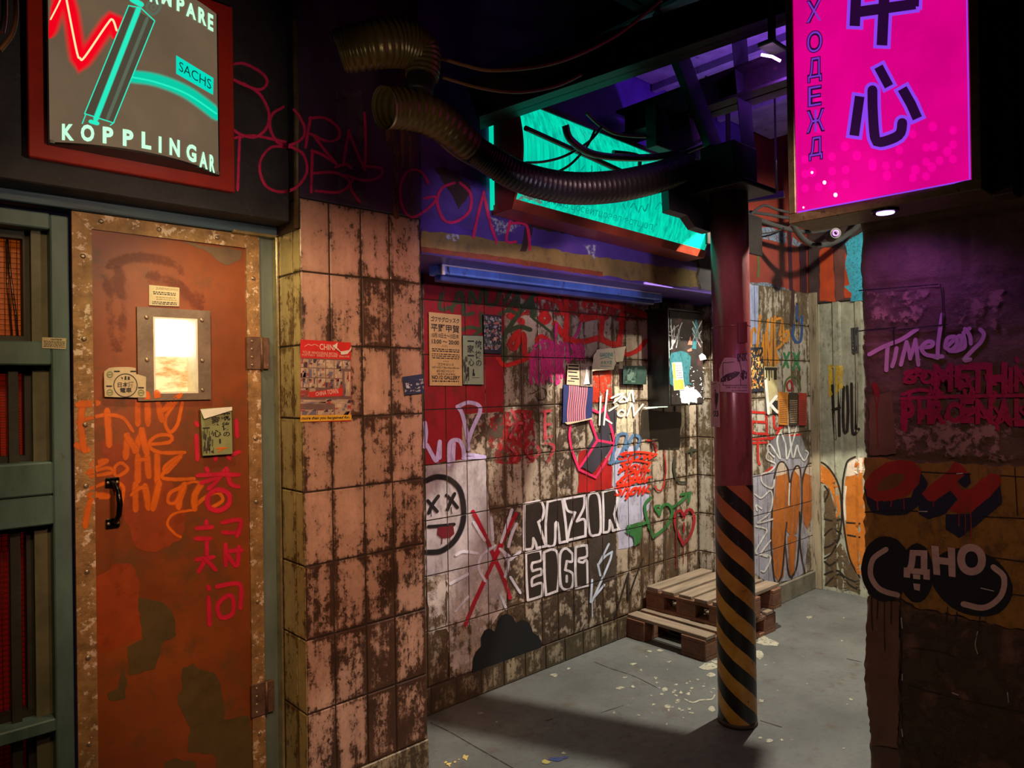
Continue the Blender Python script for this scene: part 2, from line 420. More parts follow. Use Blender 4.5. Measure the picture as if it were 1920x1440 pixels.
def tile_wall(name, ax, val, us, zs, mat, label, up=-1, gap=.0045, dep=.006, grout_only=None):
    """a tiled face: every tile a bevelled slab in front of the joint, one mesh"""
    i = 'xyz'.index(ax); j = 1-i
    V = []; F = []; E = []; R = []; MI = []
    def v(u, z, d, e):
        p = [0, 0, 0]; p[i] = val-up*d*1.0 if up > 0 else val+d; p[j] = u; p[2] = z; V.append(tuple(p)); E.append(e); return len(V)-1
    for u0, u1 in zip(us, us[1:]):
        for z0, z1 in zip(zs, zs[1:]):
            r = random.random(); g = gap/2; k = .004; q = .022
            rect = lambda m, d, e: [v(u0+m, z0+m, d, e), v(u1-m, z0+m, d, e), v(u1-m, z1-m, d, e), v(u0+m, z1-m, d, e)]
            A = rect(g, dep, 1); B = rect(g+.0015, .0012, 1); D = rect(g+k, 0, 1); I = rect(g+q, 0, 0)
            for a, b in ((A, B), (B, D), (D, I)):
                for t in range(4): F.append((a[t], a[(t+1) % 4], b[(t+1) % 4], b[t])); R.append(r); MI.append(0)
            F.append(tuple(I)); R.append(r); MI.append(0)
    a = [v(us[0], zs[0], dep*.7, 1), v(us[-1], zs[0], dep*.7, 1), v(us[-1], zs[-1], dep*.7, 1), v(us[0], zs[-1], dep*.7, 1)]
    F.append(tuple(a)); R.append(0); MI.append(1)
    me = bpy.data.meshes.new(name); me.from_pydata(V, [], F); me.update()
    me.attributes.new('edge', 'FLOAT', 'POINT').data.foreach_set('value', [float(x) for x in E])
    me.attributes.new('trand', 'FLOAT', 'FACE').data.foreach_set('value', R)
    me.polygons.foreach_set('material_index', MI)
    bm = bmesh.new(); bm.from_mesh(me); bmesh.ops.recalc_face_normals(bm, faces=bm.faces); bm.to_mesh(me); bm.free()
    o = link(name, me, [mat, GROUT]); struct(o, label); return o

CREAM = (.60, .47, .38)
T_PILLAR = tile_mat('pillar_tile', (.60, .36, .265), (.050, .020, .009), .045, -.045, .26)
T_REVEAL = tile_mat('reveal_tile', (.52, .40, .17), (.10, .055, .015), -.03, -.05, .3)
T_NICHE = tile_mat('niche_tile', (.52, .42, .32), (.075, .044, .021), .030, -.035, .28)
T_RIGHT = tile_mat('right_tile', (.60, .55, .46), (.10, .07, .04), -.05, -.02, .34)
T_BASE = tile_mat('base_tile', (.40, .33, .22), (.06, .04, .02), .05, .0, .3)
DARKWALL = surf_mat('dark_wall', (.022, .018, .022), .6, var=.5, scale=7, second=(.06, .05, .05), thr=.63, bmp=.6)
PURPLE = surf_mat('purple_wall', (.095, .05, .27), .38, var=.3, scale=6, second=(.06, .025, .04), thr=.66, bmp=.25)
BLACKISH = surf_mat('black_paint', (.012, .011, .012), .5, var=.4, scale=9)

# surfaces
PILLAR = Surf('y', 2.45); UPPER = Surf('y', 2.53); NICHE = Surf('y', 2.865); HEADER = PILLAR
RIGHTW = Surf('y', 2.505); DOORW = Surf('y', 2.66); REVEAL = Surf('x', 1.224); BLOCK = Surf('x', 2.95, off=.003)
FLOOR = Surf('z', 0.0, up=1)
zrow = [TZ0-TPZ*k for k in range(7, -2, -1)]            # .136 ... 2.312

# ------------------------------------------------------------------ floor and ceiling
m, nt, b, out = new_mat('concrete_floor')
n1 = noi(nt, 2.2, 8, .6); n2 = noi(nt, 26, 10, .7); n3 = noi(nt, 120, 3, .6)
col = mixc(nt, mapr(nt, n1, .35, .65), (.085, .09, .084), (.135, .14, .13))
col = mixc(nt, mth(nt, 'MULTIPLY', mapr(nt, n2, .52, .7), .5), col, (.055, .046, .037))
n5 = noi(nt, 7, 9, .7); col = mixc(nt, mth(nt, 'MULTIPLY', mapr(nt, n5, .56, .66), .6), col, (.085, .055, .036))
n4 = noi(nt, 62, 4, .55); col = mixc(nt, mapr(nt, n4, .735, .75), col, (.55, .52, .42))
lk(nt, col, b.inputs['Base Color']); lk(nt, mapr(nt, n2, .3, .7, .42, .7), b.inputs['Roughness']); bump(nt, b, mth(nt, 'ADD', n2, mth(nt, 'MULTIPLY', n3, .4)), .3, .004)
fl = MB().box((-1.2, -1.2, -.1), (5.9, 3.2, 0)).build('floor', m); struct(fl, 'grey paint-spattered concrete floor', 'floor')
ROOF = surf_mat('roof_sheet', (.05, .045, .07), .55, var=.4, scale=5, second=(.10, .09, .12), thr=.6)
mb = MB()
ys = -1.2
while ys < 2.6:
    mb.prism([(-1.2, ys, 3.6), (-1.2, ys+.03, 3.555), (-1.2, ys+.09, 3.555), (-1.2, ys+.12, 3.6), (-1.2, ys+.12, 3.62), (-1.2, ys, 3.62)], (7.1, 0, 0)); ys += .12
ce = mb.build('ceiling', ROOF); struct(ce, 'dark corrugated ceiling under purple light', 'ceiling')

# ------------------------------------------------------------------ walls
o = MB().box((-1.2, 2.53, 2.233), (1.224, 2.9, 3.6), .004).build('wall_left', DARKWALL); struct(o, 'dark wall above the orange door'); WL = o
o = MB().box((-1.2, 2.70, 0), (-.10, 2.9, 2.233)).build('wall_left_side', DARKWALL); struct(o, 'dark wall left of the mesh window')
BLUETRIM = surf_mat('blue_trim', (.055, .11, .16), .45, var=.4, scale=10, second=(.16, .20, .20), thr=.6, stretch=(.3, 1, 3))
o = MB().box((-.10, 2.64, 2.196), (1.224, 2.70, 2.233), .003).build('trim_1', BLUETRIM); struct(o, 'blue painted strip over the door', 'trim')
JAMB = surf_mat('jamb_green', (.10, .135, .115), .5, var=.3, scale=9, second=(.05, .045, .03), thr=.62, stretch=(1, 1, .3))
mb = MB(); mb.box((1.158, 2.668, 0), (1.224, 2.74, 2.196), .004)
o = mb.build('trim_2', JAMB); struct(o, 'grey-green door jamb beside the tiled pillar', 'trim')
EDGE = surf_mat('angle_iron', (.55, .46, .26), .25, metal=.8, var=.3, scale=20, second=(.25, .18, .08), thr=.6)
mb = MB(); mb.box((1.214, 2.632, 0), (1.2245, 2.668, 2.20), .002); mb.box((1.05, 2.632, 2.192), (1.2245, 2.668, 2.203), .002)
o = mb.build('trim_3', EDGE); struct(o, 'bright metal angle along the jamb corner', 'trim')

# pillar: tiled front and side, painted top
CORE = surf_mat('pillar_core', (.10, .06, .035), .7, var=.4, scale=12)
o = MB().box((1.2305, 2.4565, 0), (1.765, 2.875, 2.31)).build('wall_pillar_core', CORE); struct(o, 'masonry core of the tiled pillar')
WP = tile_wall('wall_pillar', 'y', 2.45, [1.224, 1.342, 1.479, 1.611, 1.765], zrow, T_PILLAR, 'tiled pillar between the door and the niche, stained peach tiles')
tile_wall('wall_pillar_side', 'x', 1.224, [2.45, 2.52, 2.635], [0.0]+zrow[:-1]+[2.20], T_REVEAL, 'narrow golden tiled return of the pillar')
o = MB().box((1.224, 2.446, 0.0), (1.767, 2.47, .134), .003).build('baseboard_pillar', T_BASE); struct(o, 'tiled skirting under the pillar', 'baseboard')
PTOP = surf_mat('pillar_top_paint', (.055, .035, .07), .42, var=.5, scale=5, second=(.11, .06, .035), thr=.56, stretch=(1, 1, .35), soft=.1)
o = MB().box((1.224, 2.448, 2.313), (1.768, 2.875, 3.6), .004).build('wall_pillar_top', PTOP); struct(o, 'dark painted top of the pillar with graffiti'); WPT = o
o = MB().tube([(1.222, 2.472, 2.2), (1.223, 2.46, 2.6), (1.22, 2.47, 3.6)], .012, 8).build('trim_4', surf_mat('rusty_edge', (.13, .085, .04), .5, metal=.3, var=.5, scale=25)); struct(o, 'rusty corner strip up the pillar edge', 'trim')

# header over the niche
o = MB().box((1.768, 2.45, 2.168), (4.47, 2.875, 3.6), .006).build('wall_header', PURPLE); struct(o, 'purple header wall over the graffiti niche'); WH = o
# niche
ncol = [1.80]+[TX0+TPX*k for k in range(-2, 18)]; ncol[-1] = 4.47
WN = tile_wall('wall_niche', 'y', 2.865, ncol, zrow, T_NICHE, 'tiled niche wall covered in graffiti')
o = MB().box((1.765, 2.872, 0), (4.5, 2.95, 2.4)).build('wall_niche_core', CORE); struct(o, 'masonry behind the niche tiles')
BASET = tile_wall('baseboard_niche', 'y', 2.858, [1.765+.16*k for k in range(18)], [0, .136], T_BASE, 'brown tiled skirting of the niche')
tile_wall('wall_niche_return', 'x', 4.47, [2.505, 2.625, 2.745, 2.865], zrow[:-1]+[2.16], T_RIGHT, 'tiled right return of the niche')
o = MB().box((4.462, 2.50, 0), (4.5, 2.865, .15), .004).build('baseboard_return', T_BASE); struct(o, 'skirting at the niche return', 'baseboard')
# right hand tiled wall
WR = tile_wall('wall_right', 'y', 2.505, [4.47, 4.55]+[4.659+.1335*k for k in range(0, 7)]+[5.53], zrow[:-1]+[2.30], T_RIGHT, 'pale tiled wall beyond the striped column')
REDP = surf_mat('red_upper', (.22, .035, .022), .42, var=.2, scale=4, second=(.10, .02, .02), thr=.62)
o = MB().box((4.476, 2.51, 2.30), (5.56, 2.6, 3.6)).build('wall_right_top', REDP); struct(o, 'red painted wall above the pale tiles'); WRT = o
o = MB().box((4.476, 2.512, 0), (5.56, 2.6, 2.30)).build('wall_right_core', CORE); struct(o, 'masonry behind the pale tiles')
KERB = surf_mat('kerb', (.17, .15, .11), .6, var=.35, scale=12, second=(.08, .06, .04), thr=.6)
o = MB().box((4.47, 2.485, 0), (5.53, 2.53, .135), .004).build('baseboard_right', KERB); struct(o, 'plain skirting under the pale tiled wall', 'baseboard'); BBR = o
# far wall: ribbed sheet below, painted boarding above
def rib(y):
    t = ((2.47-y)/.165) % 1.0
    return .012*max(0, min(1, (abs(t-.5)-.30)/.06))
FARF = lambda p: 5.53-rib(p.y)
FAR = Surf('x', 5.53, FARF)
SHEET = surf_mat('ribbed_sheet', (.30, .30, .22), .5, var=.35, scale=14, second=(.12, .11, .07), thr=.55, stretch=(1, 1, .6), bmp=.5, soft=.12)
yy = [2.505-.005*k for k in range(0, 200)]
V = []; F = []
for k, y in enumerate(yy):
    for z in (0.0, .03, 2.19, 2.215): V.append((5.53-rib(y), y, z))
    if k:
        for q in range(3): F.append(((k-1)*4+q, k*4+q, k*4+q+1, (k-1)*4+q+1))
me = bpy.data.meshes.new('wall_far'); me.from_pydata(V, [], F); me.update(); WF = link('wall_far', me, SHEET); struct(WF, 'grey ribbed metal sheet at the end of the passage')
me.polygons.foreach_set('use_smooth', [False]*len(me.polygons))
o = MB().box((5.50, 2.44, 0), (5.53, 2.505, 2.3), .003).build('trim_5', surf_mat('post_wood', (.27, .22, .14), .6, var=.4, scale=14, second=(.10, .07, .04), thr=.55, stretch=(1, 1, .15))); struct(o, 'wooden corner post by the ribbed sheet', 'trim')
DKRED = surf_mat('far_dark', (.05, .03, .028), .5, var=.4, scale=6)
o = MB().box((5.515, 1.4, 2.217), (5.6, 2.505, 3.6)).build('wall_far_top', DKRED); struct(o, 'dark painted wall above the ribbed sheet'); WFT = o
FARTOP = Surf('x', 5.515)
o = MB().box((5.535, 1.4, 0), (5.6, 2.505, 2.2)).build('wall_far_core', CORE); struct(o, 'wall behind the ribbed sheet')

# rough block wall in the right foreground
BLK = surf_mat('rough_blocks', (.105, .05, .038), .75, var=.45, scale=8, second=(.045, .022, .018), thr=.54, bmp=.9, bdist=.008, soft=.14)
ny, nz = 92, 280; y1, y0 = 1.135, -.25; rows_z = [0, .19, .455, .74, 1.02, 1.31, 1.55, 1.76, 1.965, 2.2, 2.45, 2.7, 2.95, 3.2, 3.42, 3.6]
V = []; F = []
def blockd(y, z):
    r = max(i for i, q in enumerate(rows_z) if q <= z+1e-6); r = min(r, len(rows_z)-2)
    wob = .008*noise.noise((y*7, z*3, 1)); zz = z+wob
    d = min(abs(zz-rows_z[r]), abs(rows_z[r+1]-zz)); L = .46; yo = (y+(.21 if r % 2 else 0.0)+.02*r) % L
    d = min(d, min(yo, L-yo))
    m = max(0, 1-d/.014)
    return .014*m*m + .004*(1+noise.noise((y*22, z*22, 3))) + .006*max(0, noise.noise((y*5, z*5, 9)))
for k in range(nz+1):
    z = 3.6*k/nz; e = .010*noise.noise((0, z*9, 5))+.006*noise.noise((0, z*31, 8))
    for q in range(ny+1):
        t = q/ny; y = y0+(y1+e-y0)*t; V.append((2.95+blockd(y, z)+(.02*max(0, (t-.985)/.015)), y, z))
    V.append((3.25, y1+e, z))
n = ny+2
for k in range(nz):
    for q in range(ny+1): a = k*n+q; F.append((a, a+1, a+n+1, a+n))
me = bpy.data.meshes.new('wall_block'); me.from_pydata(V, [], F); me.update()
me.polygons.foreach_set('use_smooth', [True]*len(me.polygons))
WB = link('wall_block', me, BLK); struct(WB, 'rough painted block wall in the right foreground')
# ------------------------------------------------------------------ orange door
def dX(px, py=700, y=2.66): return P(px, py, 'y', y).x
ORANGE = surf_mat('door_orange', (.215, .048, .006), .42, var=.3, scale=3.2, second=(.14, .05, .010), thr=.54, bmp=.2, soft=.1)
RUSTY = surf_mat('door_edging', (.30, .165, .06), .5, metal=.25, var=.45, scale=20, second=(.66, .50, .36), thr=.565, bmp=.5, soft=.03)
SCREW = surf_mat('rivet_metal', (.34, .26, .18), .35, metal=.7, var=.3, scale=40)
xl, xi, xr, xo = .535, .592, 1.108, 1.158
zt, zti = 2.194, 2.143
door = thing('door_1', 'orange metal door with riveted edging and small bright window', 'door', (.85, 2.7, 0)); door['kind'] = 'structure'
# door leaf with the window opening left open
wx0, wx1, wz0, wz1 = .776, .925, 1.597, 1.865
mb = MB(); mb.box((xi-.01, 2.668, .02), (wx0, 2.71, zti+.01)); mb.box((wx1, 2.668, .02), (xr+.01, 2.71, zti+.01)); mb.box((wx0, 2.668, .02), (wx1, 2.71, wz0)); mb.box((wx0, 2.668, wz1), (wx1, 2.71, zti+.01))
leaf = mb.build('door_leaf', ORANGE, door)
def edging(pts, rv):
    mb = MB(); mb.prism([(x, 2.658, z) for x, z in pts], (0, .014, 0)); e = mb.build('metal_edging', RUSTY, door)
    for x, z in rv: MB().dome((x, 2.658, z), (0, -1, 0), .0085, .005).build('rivet', SCREW, e)
zr = [2.05, 1.78, 1.50, 1.30, 1.02, .74, .46]
edging([(xl, .02), (xi, .02), (xi, zti), (xl, zt)], [(.566, z) for z in zr])
edging([(xr, .02), (xo, .02), (xo, zt), (xr, zti)], [(1.134, 2.03), (1.134, 1.42), (1.134, 1.18), (1.134, .80), (1.134, .30)])
edging([(xl+.001, zt), (xi+.001, zti), (xr-.001, zti), (xo-.001, zt)], [(.62, 2.172), (.80, 2.170), (1.0, 2.168)])
HINGE = surf_mat('hinge_rust', (.16, .09, .06), .5, metal=.5, var=.4, scale=30, second=(.40, .28, .2), thr=.62)
for zc in (1.745, .432):
    mb = MB(); mb.box((1.102, 2.650, zc-.062), (1.158, 2.658, zc+.062), .002); mb.box((1.160, 2.648, zc-.06), (1.190, 2.666, zc+.06), .002)
    mb.cyl((1.160, 2.650, zc-.064), (1.160, 2.650, zc+.064), .006, 10); h = mb.build('hinge', HINGE, door, 'rusty butt hinge on the right edge')
    for dz in (-.045, -.015, .015, .045): MB().dome((1.122, 2.650, zc+dz), (0, -1, 0), .006, .004).build('screw', SCREW, h)
# window plate, reveal and lit pane
PLATE = surf_mat('window_plate', (.19, .14, .10), .5, metal=.35, var=.3, scale=12, second=(.09, .06, .04), thr=.63)
px0, px1, pz0, pz1 = dX(256, 580), dX(393, 585), P(258, 752, 'y', 2.66).z, P(256, 575, 'y', 2.66).z
mb = MB(); mb.box((px0, 2.655, pz0), (wx0, 2.669, pz1)); mb.box((wx1, 2.655, pz0), (px1, 2.669, pz1)); mb.box((wx0, 2.655, pz0), (wx1, 2.669, wz0)); mb.box((wx0, 2.655, wz1), (wx1, 2.669, pz1))
pl = mb.build('window_plate', PLATE, door, 'grey riveted plate around the little window')
for x, z in ((px0+.03, pz1-.035), (px1-.03, pz1-.035), (px0+.03, (pz0+pz1)/2-.02), (px1-.03, (pz0+pz1)/2-.02), (px1-.03, pz0+.035)): MB().dome((x, 2.655, z), (0, -1, 0), .008, .005).build('bolt', SCREW, pl)
WREV = surf_mat('reveal_white', (.75, .70, .55), .4, var=.15, scale=20)
mb = MB(); t = .006; yb = 2.755
mb.box((wx0, 2.656, wz0), (wx0+t, yb, wz1)); mb.box((wx1-t, 2.656, wz0), (wx1, yb, wz1)); mb.box((wx0+t, 2.656, wz0), (wx1-t, yb, wz0+t)); mb.box((wx0+t, 2.656, wz1-t), (wx1-t, yb, wz1)); mb.build('window_reveal', WREV, door)
zm = wz0+(wz1-wz0)*.50
MB().box((wx0, yb-.006, zm), (wx1, yb, wz1)).build('window_pane', glow('door_pane_white', (1, .97, .86), 3.2), door, 'bright white pane')
MB().box((wx0, yb-.006, wz0), (wx1, yb, zm)).build('window_pane', glow('door_pane_amber', (1, .80, .40), .9, second=(.45, .10, .01), scale=22, stretch=(.6, 1, 1.7), thr=.55, soft=.10), door, 'lower pane with amber marbled pattern')
# pull handle
BLKMET = surf_mat('black_metal', (.02, .02, .022), .22, metal=.9, var=.3, scale=20)
lamp('door_window_fill', 'POINT', (.85, 2.705, 1.80), (0, 0, 0), .10, (1, .95, .8), .01)  # added point light, brightens the reveal of the door window
hx = (dX(203, 900)+dX(218, 900))/2; ha = P(210, 905, 'y', 2.65).z; hb = P(210, 982, 'y', 2.65).z
mb = MB(); mb.tube([(hx, 2.662, ha), (hx+.004, 2.640, ha-.008), (hx+.008, 2.618, ha-.03), (hx+.010, 2.612, (ha+hb)/2), (hx+.008, 2.618, hb+.03), (hx+.004, 2.640, hb+.008), (hx, 2.662, hb)], [.008, .008, .0085, .0095, .0085, .008, .008], 12)
for zc in (ha, hb): mb.box((hx-.021, 2.656, zc-.016), (hx+.021, 2.662, zc+.016), .003)
hd = mb.build('handle', BLKMET, door, 'black metal pull handle')
for zc in (ha, hb):
    for s in (-1, 1): MB().dome((hx+s*.014, 2.656, zc), (0, -1, 0), .005, .003).build('screw', SCREW, hd)

# ------------------------------------------------------------------ green mesh window on the left
GREEN = surf_mat('window_green', (.085, .145, .14), .5, var=.3, scale=10, second=(.065, .06, .05), thr=.63, stretch=(1, 1, .35), bmp=.35)
win = thing('window_1', 'grey-green timber window with wire mesh over glowing red panels', 'window', (.2, 2.66, 0)); win['kind'] = 'structure'
F0, F1 = 2.62, 2.70
MB().box((.468, F0, 0), (.518, F1, 2.165), .004).build('stile', GREEN, win)
MB().box((-.10, F0, 0), (-.04, F1, 2.165), .004).build('stile', GREEN, win)
for z0, z1 in ((2.118, 2.168), (1.692, 1.765), (1.194, 1.386), (.548, .588), (.0, .10)):
    if (z0, z1) == (1.194, 1.386):
        MB().box((-.04, F0, 1.194), (.468, F1, 1.285), .004).build('rail', GREEN, win); MB().box((-.04, F0-.004, 1.288), (.468, F1, 1.39), .005).build('rail', GREEN, win)
    else: MB().box((-.04, F0, z0), (.468, F1, z1), .004).build('rail', GREEN, win)
DKFR = surf_mat('inner_frame', (.028, .026, .02), .6, var=.3, scale=12)
OLIVE = surf_mat('inner_stop', (.115, .11, .062), .55, var=.3, scale=10)
panes = [(1.765, 2.118, (.95, .15, .010), .17), (1.39, 1.692, (.75, .03, .008), .115), (.588, 1.194, (.55, .012, .010), .06), (.10, .548, (.4, .012, .01), .03)]
for k, (z0, z1, cgl, st) in enumerate(panes):
    mb = MB(); mb.box((.425, F1-.03, z0), (.468, F1+.02, z1)); mb.build('inner_stop', OLIVE, win)
    mb = MB(); mb.box((-.04, F1, z1-.025), (.468, F1+.04, z1)); mb.box((-.04, F1, z0), (.468, F1+.04, z0+.02)); mb.box((.408, F1, z0), (.43, F1+.05, z1)); mb.build('inner_frame', DKFR, win)
    MB().box((-.04, 2.80, z0), (.47, 2.806, z1)).build('glowing_panel', glow('window_glow_%d' % k, cgl, st, var=.45, scale=7, stretch=(3, 1, .5)), win)
    mb = MB(); x = -.03
    while x < .41: mb.tube([(x, F1+.045, z0), (x, F1+.045, z1)], .0011, 4); x += .0165
    z = z0+.008
    while z < z1: mb.tube([(-.04, F1+.047, z), (.41, F1+.047, z)], .0011, 4); z += .0165
    mb.build('wire_mesh', surf_mat('mesh_wire', (.10, .045, .03), .5, metal=.5), win)
    if k: 
        for xb in (.375, .30, .2, .1): MB().box((xb-.013, F1-.03, z0), (xb+.013, F1+.0, z1)).build('bar', DKFR, win)
MB().tube([(.375, 2.755, 2.10), (.382, 2.75, 1.98), (.395, 2.755, 1.86), (.40, 2.75, 1.77)], .004, 6).build('wire', surf_mat('bent_wire', (.2, .1, .06), .3, metal=.8), win)
MB().tube([(.372, 2.75, 2.09), (.375, 2.755, 1.95), (.385, 2.75, 1.77)], .0035, 6).build('wire', _mc['bent_wire'], win)

# ------------------------------------------------------------------ round column with hazard stripes
cx, cy, cr = 3.075, 1.775, .0875
col_ = thing('column', 'round maroon steel column with yellow and black hazard stripes below', 'column', (cx, cy, 0))
COLP = surf_mat('column_maroon', (.19, .050, .048), .26, var=.35, scale=9, second=(.10, .03, .028), thr=.55, stretch=(1, 1, .3), bmp=.35, soft=.12)
MB().tube([(cx, cy, 0), (cx, cy, 1.2), (cx, cy, 2.62)], cr, 64).build('shaft', COLP, col_)
m, nt, b, out = new_mat('hazard_stripes'); _mc['hazard_stripes'] = m
g = nt.nodes.new('ShaderNodeNewGeometry'); s = nt.nodes.new('ShaderNodeSeparateXYZ'); lk(nt, g.outputs['Position'], s.inputs[0])
th = mth(nt, 'ARCTAN2', mth(nt, 'SUBTRACT', s.outputs[1], cy), mth(nt, 'SUBTRACT', s.outputs[0], cx))
PITCH = .158
hh = mth(nt, 'ADD', mth(nt, 'DIVIDE', s.outputs[2], PITCH), mth(nt, 'MULTIPLY', th, 3/(2*math.pi)))
hh = mth(nt, 'ADD', hh, mth(nt, 'MULTIPLY', mth(nt, 'SUBTRACT', noi(nt, 26, 5, .6), .5), .05))
fr = mth(nt, 'FRACT', mth(nt, 'ADD', hh, 10.05))
msk = mapr(nt, mth(nt, 'ABSOLUTE', mth(nt, 'SUBTRACT', fr, .5)), .243, .255)
yc = mixc(nt, mapr(nt, noi(nt, 11, 8, .65), .35, .65), (.40, .175, .024), (.60, .31, .045)); yc = mixc(nt, mapr(nt, noi(nt, 20, 10, .75), .60, .64), yc, (.16, .06, .03))
yc = mixc(nt, mapr(nt, s.outputs[2], .55, 1.05), yc, (.30, .085, .03))
bc = mixc(nt, mapr(nt, noi(nt, 25, 9, .7), .62, .66), (.012, .010, .010), (.09, .05, .03))
lk(nt, mixc(nt, msk, bc, yc), b.inputs['Base Color']); b.inputs['Roughness'].default_value = .36; bump(nt, b, noi(nt, 30, 6, .6), .2)
ztop = 1.118
mb = MB(); rings = []
for k, z in enumerate((.0, .4, .8, ztop)):
    rings.append([mb.bm.verts.new((cx+(cr+.0012)*math.cos(2*math.pi*q/72), cy+(cr+.0012)*math.sin(2*math.pi*q/72), z+(.012*math.cos(2*math.pi*q/72+2.2) if k == 3 else 0))) for q in range(72)])
for a, bb in zip(rings, rings[1:]):
    for q in range(72): f = mb.bm.faces.new((a[q], a[(q+1) % 72], bb[(q+1) % 72], bb[q])); f.smooth = True
mb.build('hazard_stripes', m, col_, 'slanting yellow and black painted stripes')
MB().tube([(cx, cy, 0), (cx, cy, .022)], [cr+.004, cr+.003], 48).build('foot_collar', surf_mat('foot_collar', (.05, .025, .018), .6, var=.4, scale=20), col_)
MB().tube([(cx, cy, 1.868), (cx, cy, 1.874)], [cr+.0015, cr+.0015], 48).build('weld_ring', COLP, col_)
def colfn(p):
    dy = p.y-cy; return cx-math.sqrt(max(1e-6, (cr+.0005)**2-dy*dy)) if abs(dy) < cr else cx
class ColSurf:
    def __init__(s): s.off = .0008; s.fn = True
    def layer(s, d=.0002): s.off += d; return s.off
    def at(s, x, y, off=0):
        d = ray(x, y); r = cr+.0008+off; a = d.x**2+d.y**2; b2 = -(d.x*cx+d.y*cy); c = cx*cx+cy*cy-r*r; q = b2*b2-a*c
        t = (-b2-math.sqrt(q))/a if q > 0 else -b2/a
        return CAM+d*t
COLS = ColSurf()

# ------------------------------------------------------------------ pallets
WOODS = surf_mat('pallet_wood', (.16, .07, .035), .75, var=.4, scale=14, second=(.09, .045, .025), thr=.56, stretch=(1, 1, 1), bmp=.5, soft=.12)
WOODT = surf_mat('pallet_deck', (.21, .155, .105), .75, var=.35, scale=10, second=(.15, .10, .06), thr=.57, stretch=(.25, 2.2, 1), bmp=.5, soft=.1)
WOODY = surf_mat('pallet_deck_cross', (.21, .155, .105), .75, var=.35, scale=10, second=(.15, .10, .06), thr=.57, stretch=(2.2, .25, 1), bmp=.5, soft=.1)
def pallet(label, x0, x1, y0, y1, z0, along, nb, gaps, rot=0):
    p = thing('wooden_pallet', label, 'pallet', ((x0+x1)/2, (y0+y1)/2, z0), 'wooden pallets stacked in the niche corner')
    rd = random.Random(int(z0*100)+3); M = []
    dm = WOODT if along == 'x' else WOODY
    def bx(name, a, b, m, bev=.003): M.append(MB().box(a, b, bev).build(name, m, p))
    t = .022
    # bottom runners, blocks, stringers, deck
    if along == 'x':
        for xa in (x0, (x0+x1)/2-.05, x1-.1):
            bx('runner', (xa, y0, z0), (xa+.1, y1, z0+t), WOODS)
            for ya in (y0, (y0+y1)/2-.07, y1-.14): bx('block', (xa, ya, z0+t), (xa+.1, ya+.14, z0+.100), WOODS)
            bx('stringer', (xa, y0, z0+.100), (xa+.1, y1, z0+.122), WOODS)
        w_ = (y1-y0)/nb
        for k in range(nb):
            e = rd.uniform(-.018, .02); bx('deck_board', (x0+e, y0+k*w_+gaps, z0+.122), (x1+rd.uniform(-.01, .02), y0+(k+1)*w_-gaps*.3, z0+.144+rd.uniform(-.001, .002)), dm)
    else:
        for ya, bw in ((y0, .17), (y1-.14, .14)):
            bx('runner', (x0, ya, z0), (x1, ya+bw, z0+t), WOODS)
            for xa in (x0, (x0+x1)/2-.07, x1-.14): bx('block', (xa, ya, z0+t), (xa+.14, ya+bw, z0+.100), WOODS)
            bx('stringer', (x0, ya, z0+.100), (x1, ya+bw, z0+.122), WOODS)
        w_ = (x1-x0)/nb
        for k in range(nb):
            e = rd.uniform(-.006, .006); bx('deck_board', (x0+k*w_+gaps*.3, y0+e, z0+.122), (x0+(k+1)*w_-gaps, y1, z0+.144), dm)
    if rot: p.rotation_euler = (0, 0, rot)
pallet('lower worn wooden pallet lying on the concrete floor', 3.612, 4.40, 2.262, 2.846, 0.0, 'y', 6, .03, rot=math.radians(-2.0))
pallet('upper worn wooden pallet set back on top of the other', 3.80, 4.445, 2.235, 2.84, .1465, 'x', 5, .022)

# ------------------------------------------------------------------ blue strip light under the header
BLUE = surf_mat('strip_blue', (.12, .24, .78), .35, var=.25, scale=6, second=(.06, .03, .07), thr=.63, stretch=(2, 1, .4), soft=.06)
fix = thing('strip_light', 'long chipped blue strip light fitting fixed under the purple header', 'light fitting', (2.83, 2.62, 2.16))
fx0, fx1 = 1.99, 3.68
MB().box((fx0, 2.60, 2.125), (fx1, 2.70, 2.168), .004).build('housing', BLUE, fix)
MB().box((fx0, 2.594, 2.175-.010), (fx1, 2.70, 2.205-.036), .002).build('top_plate', BLUE, fix)
WLINE = surf_mat('strip_edge', (.60, .50, .62), .35, var=.1)
mb = MB(); mb.box((fx0, 2.592, 2.160), (fx1, 2.5995, 2.1665), .001); mb.box((fx0-.004, 2.590, 2.118), (fx0+.012, 2.60, 2.166), .001); mb.build('edge_strip', WLINE, fix, 'pale edge strip and left end clip')
MB().box((fx0+.02, 2.63, 2.098), (fx1-.02, 2.69, 2.126), .006).build('diffuser', surf_mat('strip_diffuser', (.05, .07, .26), .3, var=.3), fix)
MB().box((fx1-.004, 2.598, 2.112), (fx1+.012, 2.704, 2.168), .002).build('end_cap', BLUE, fix)

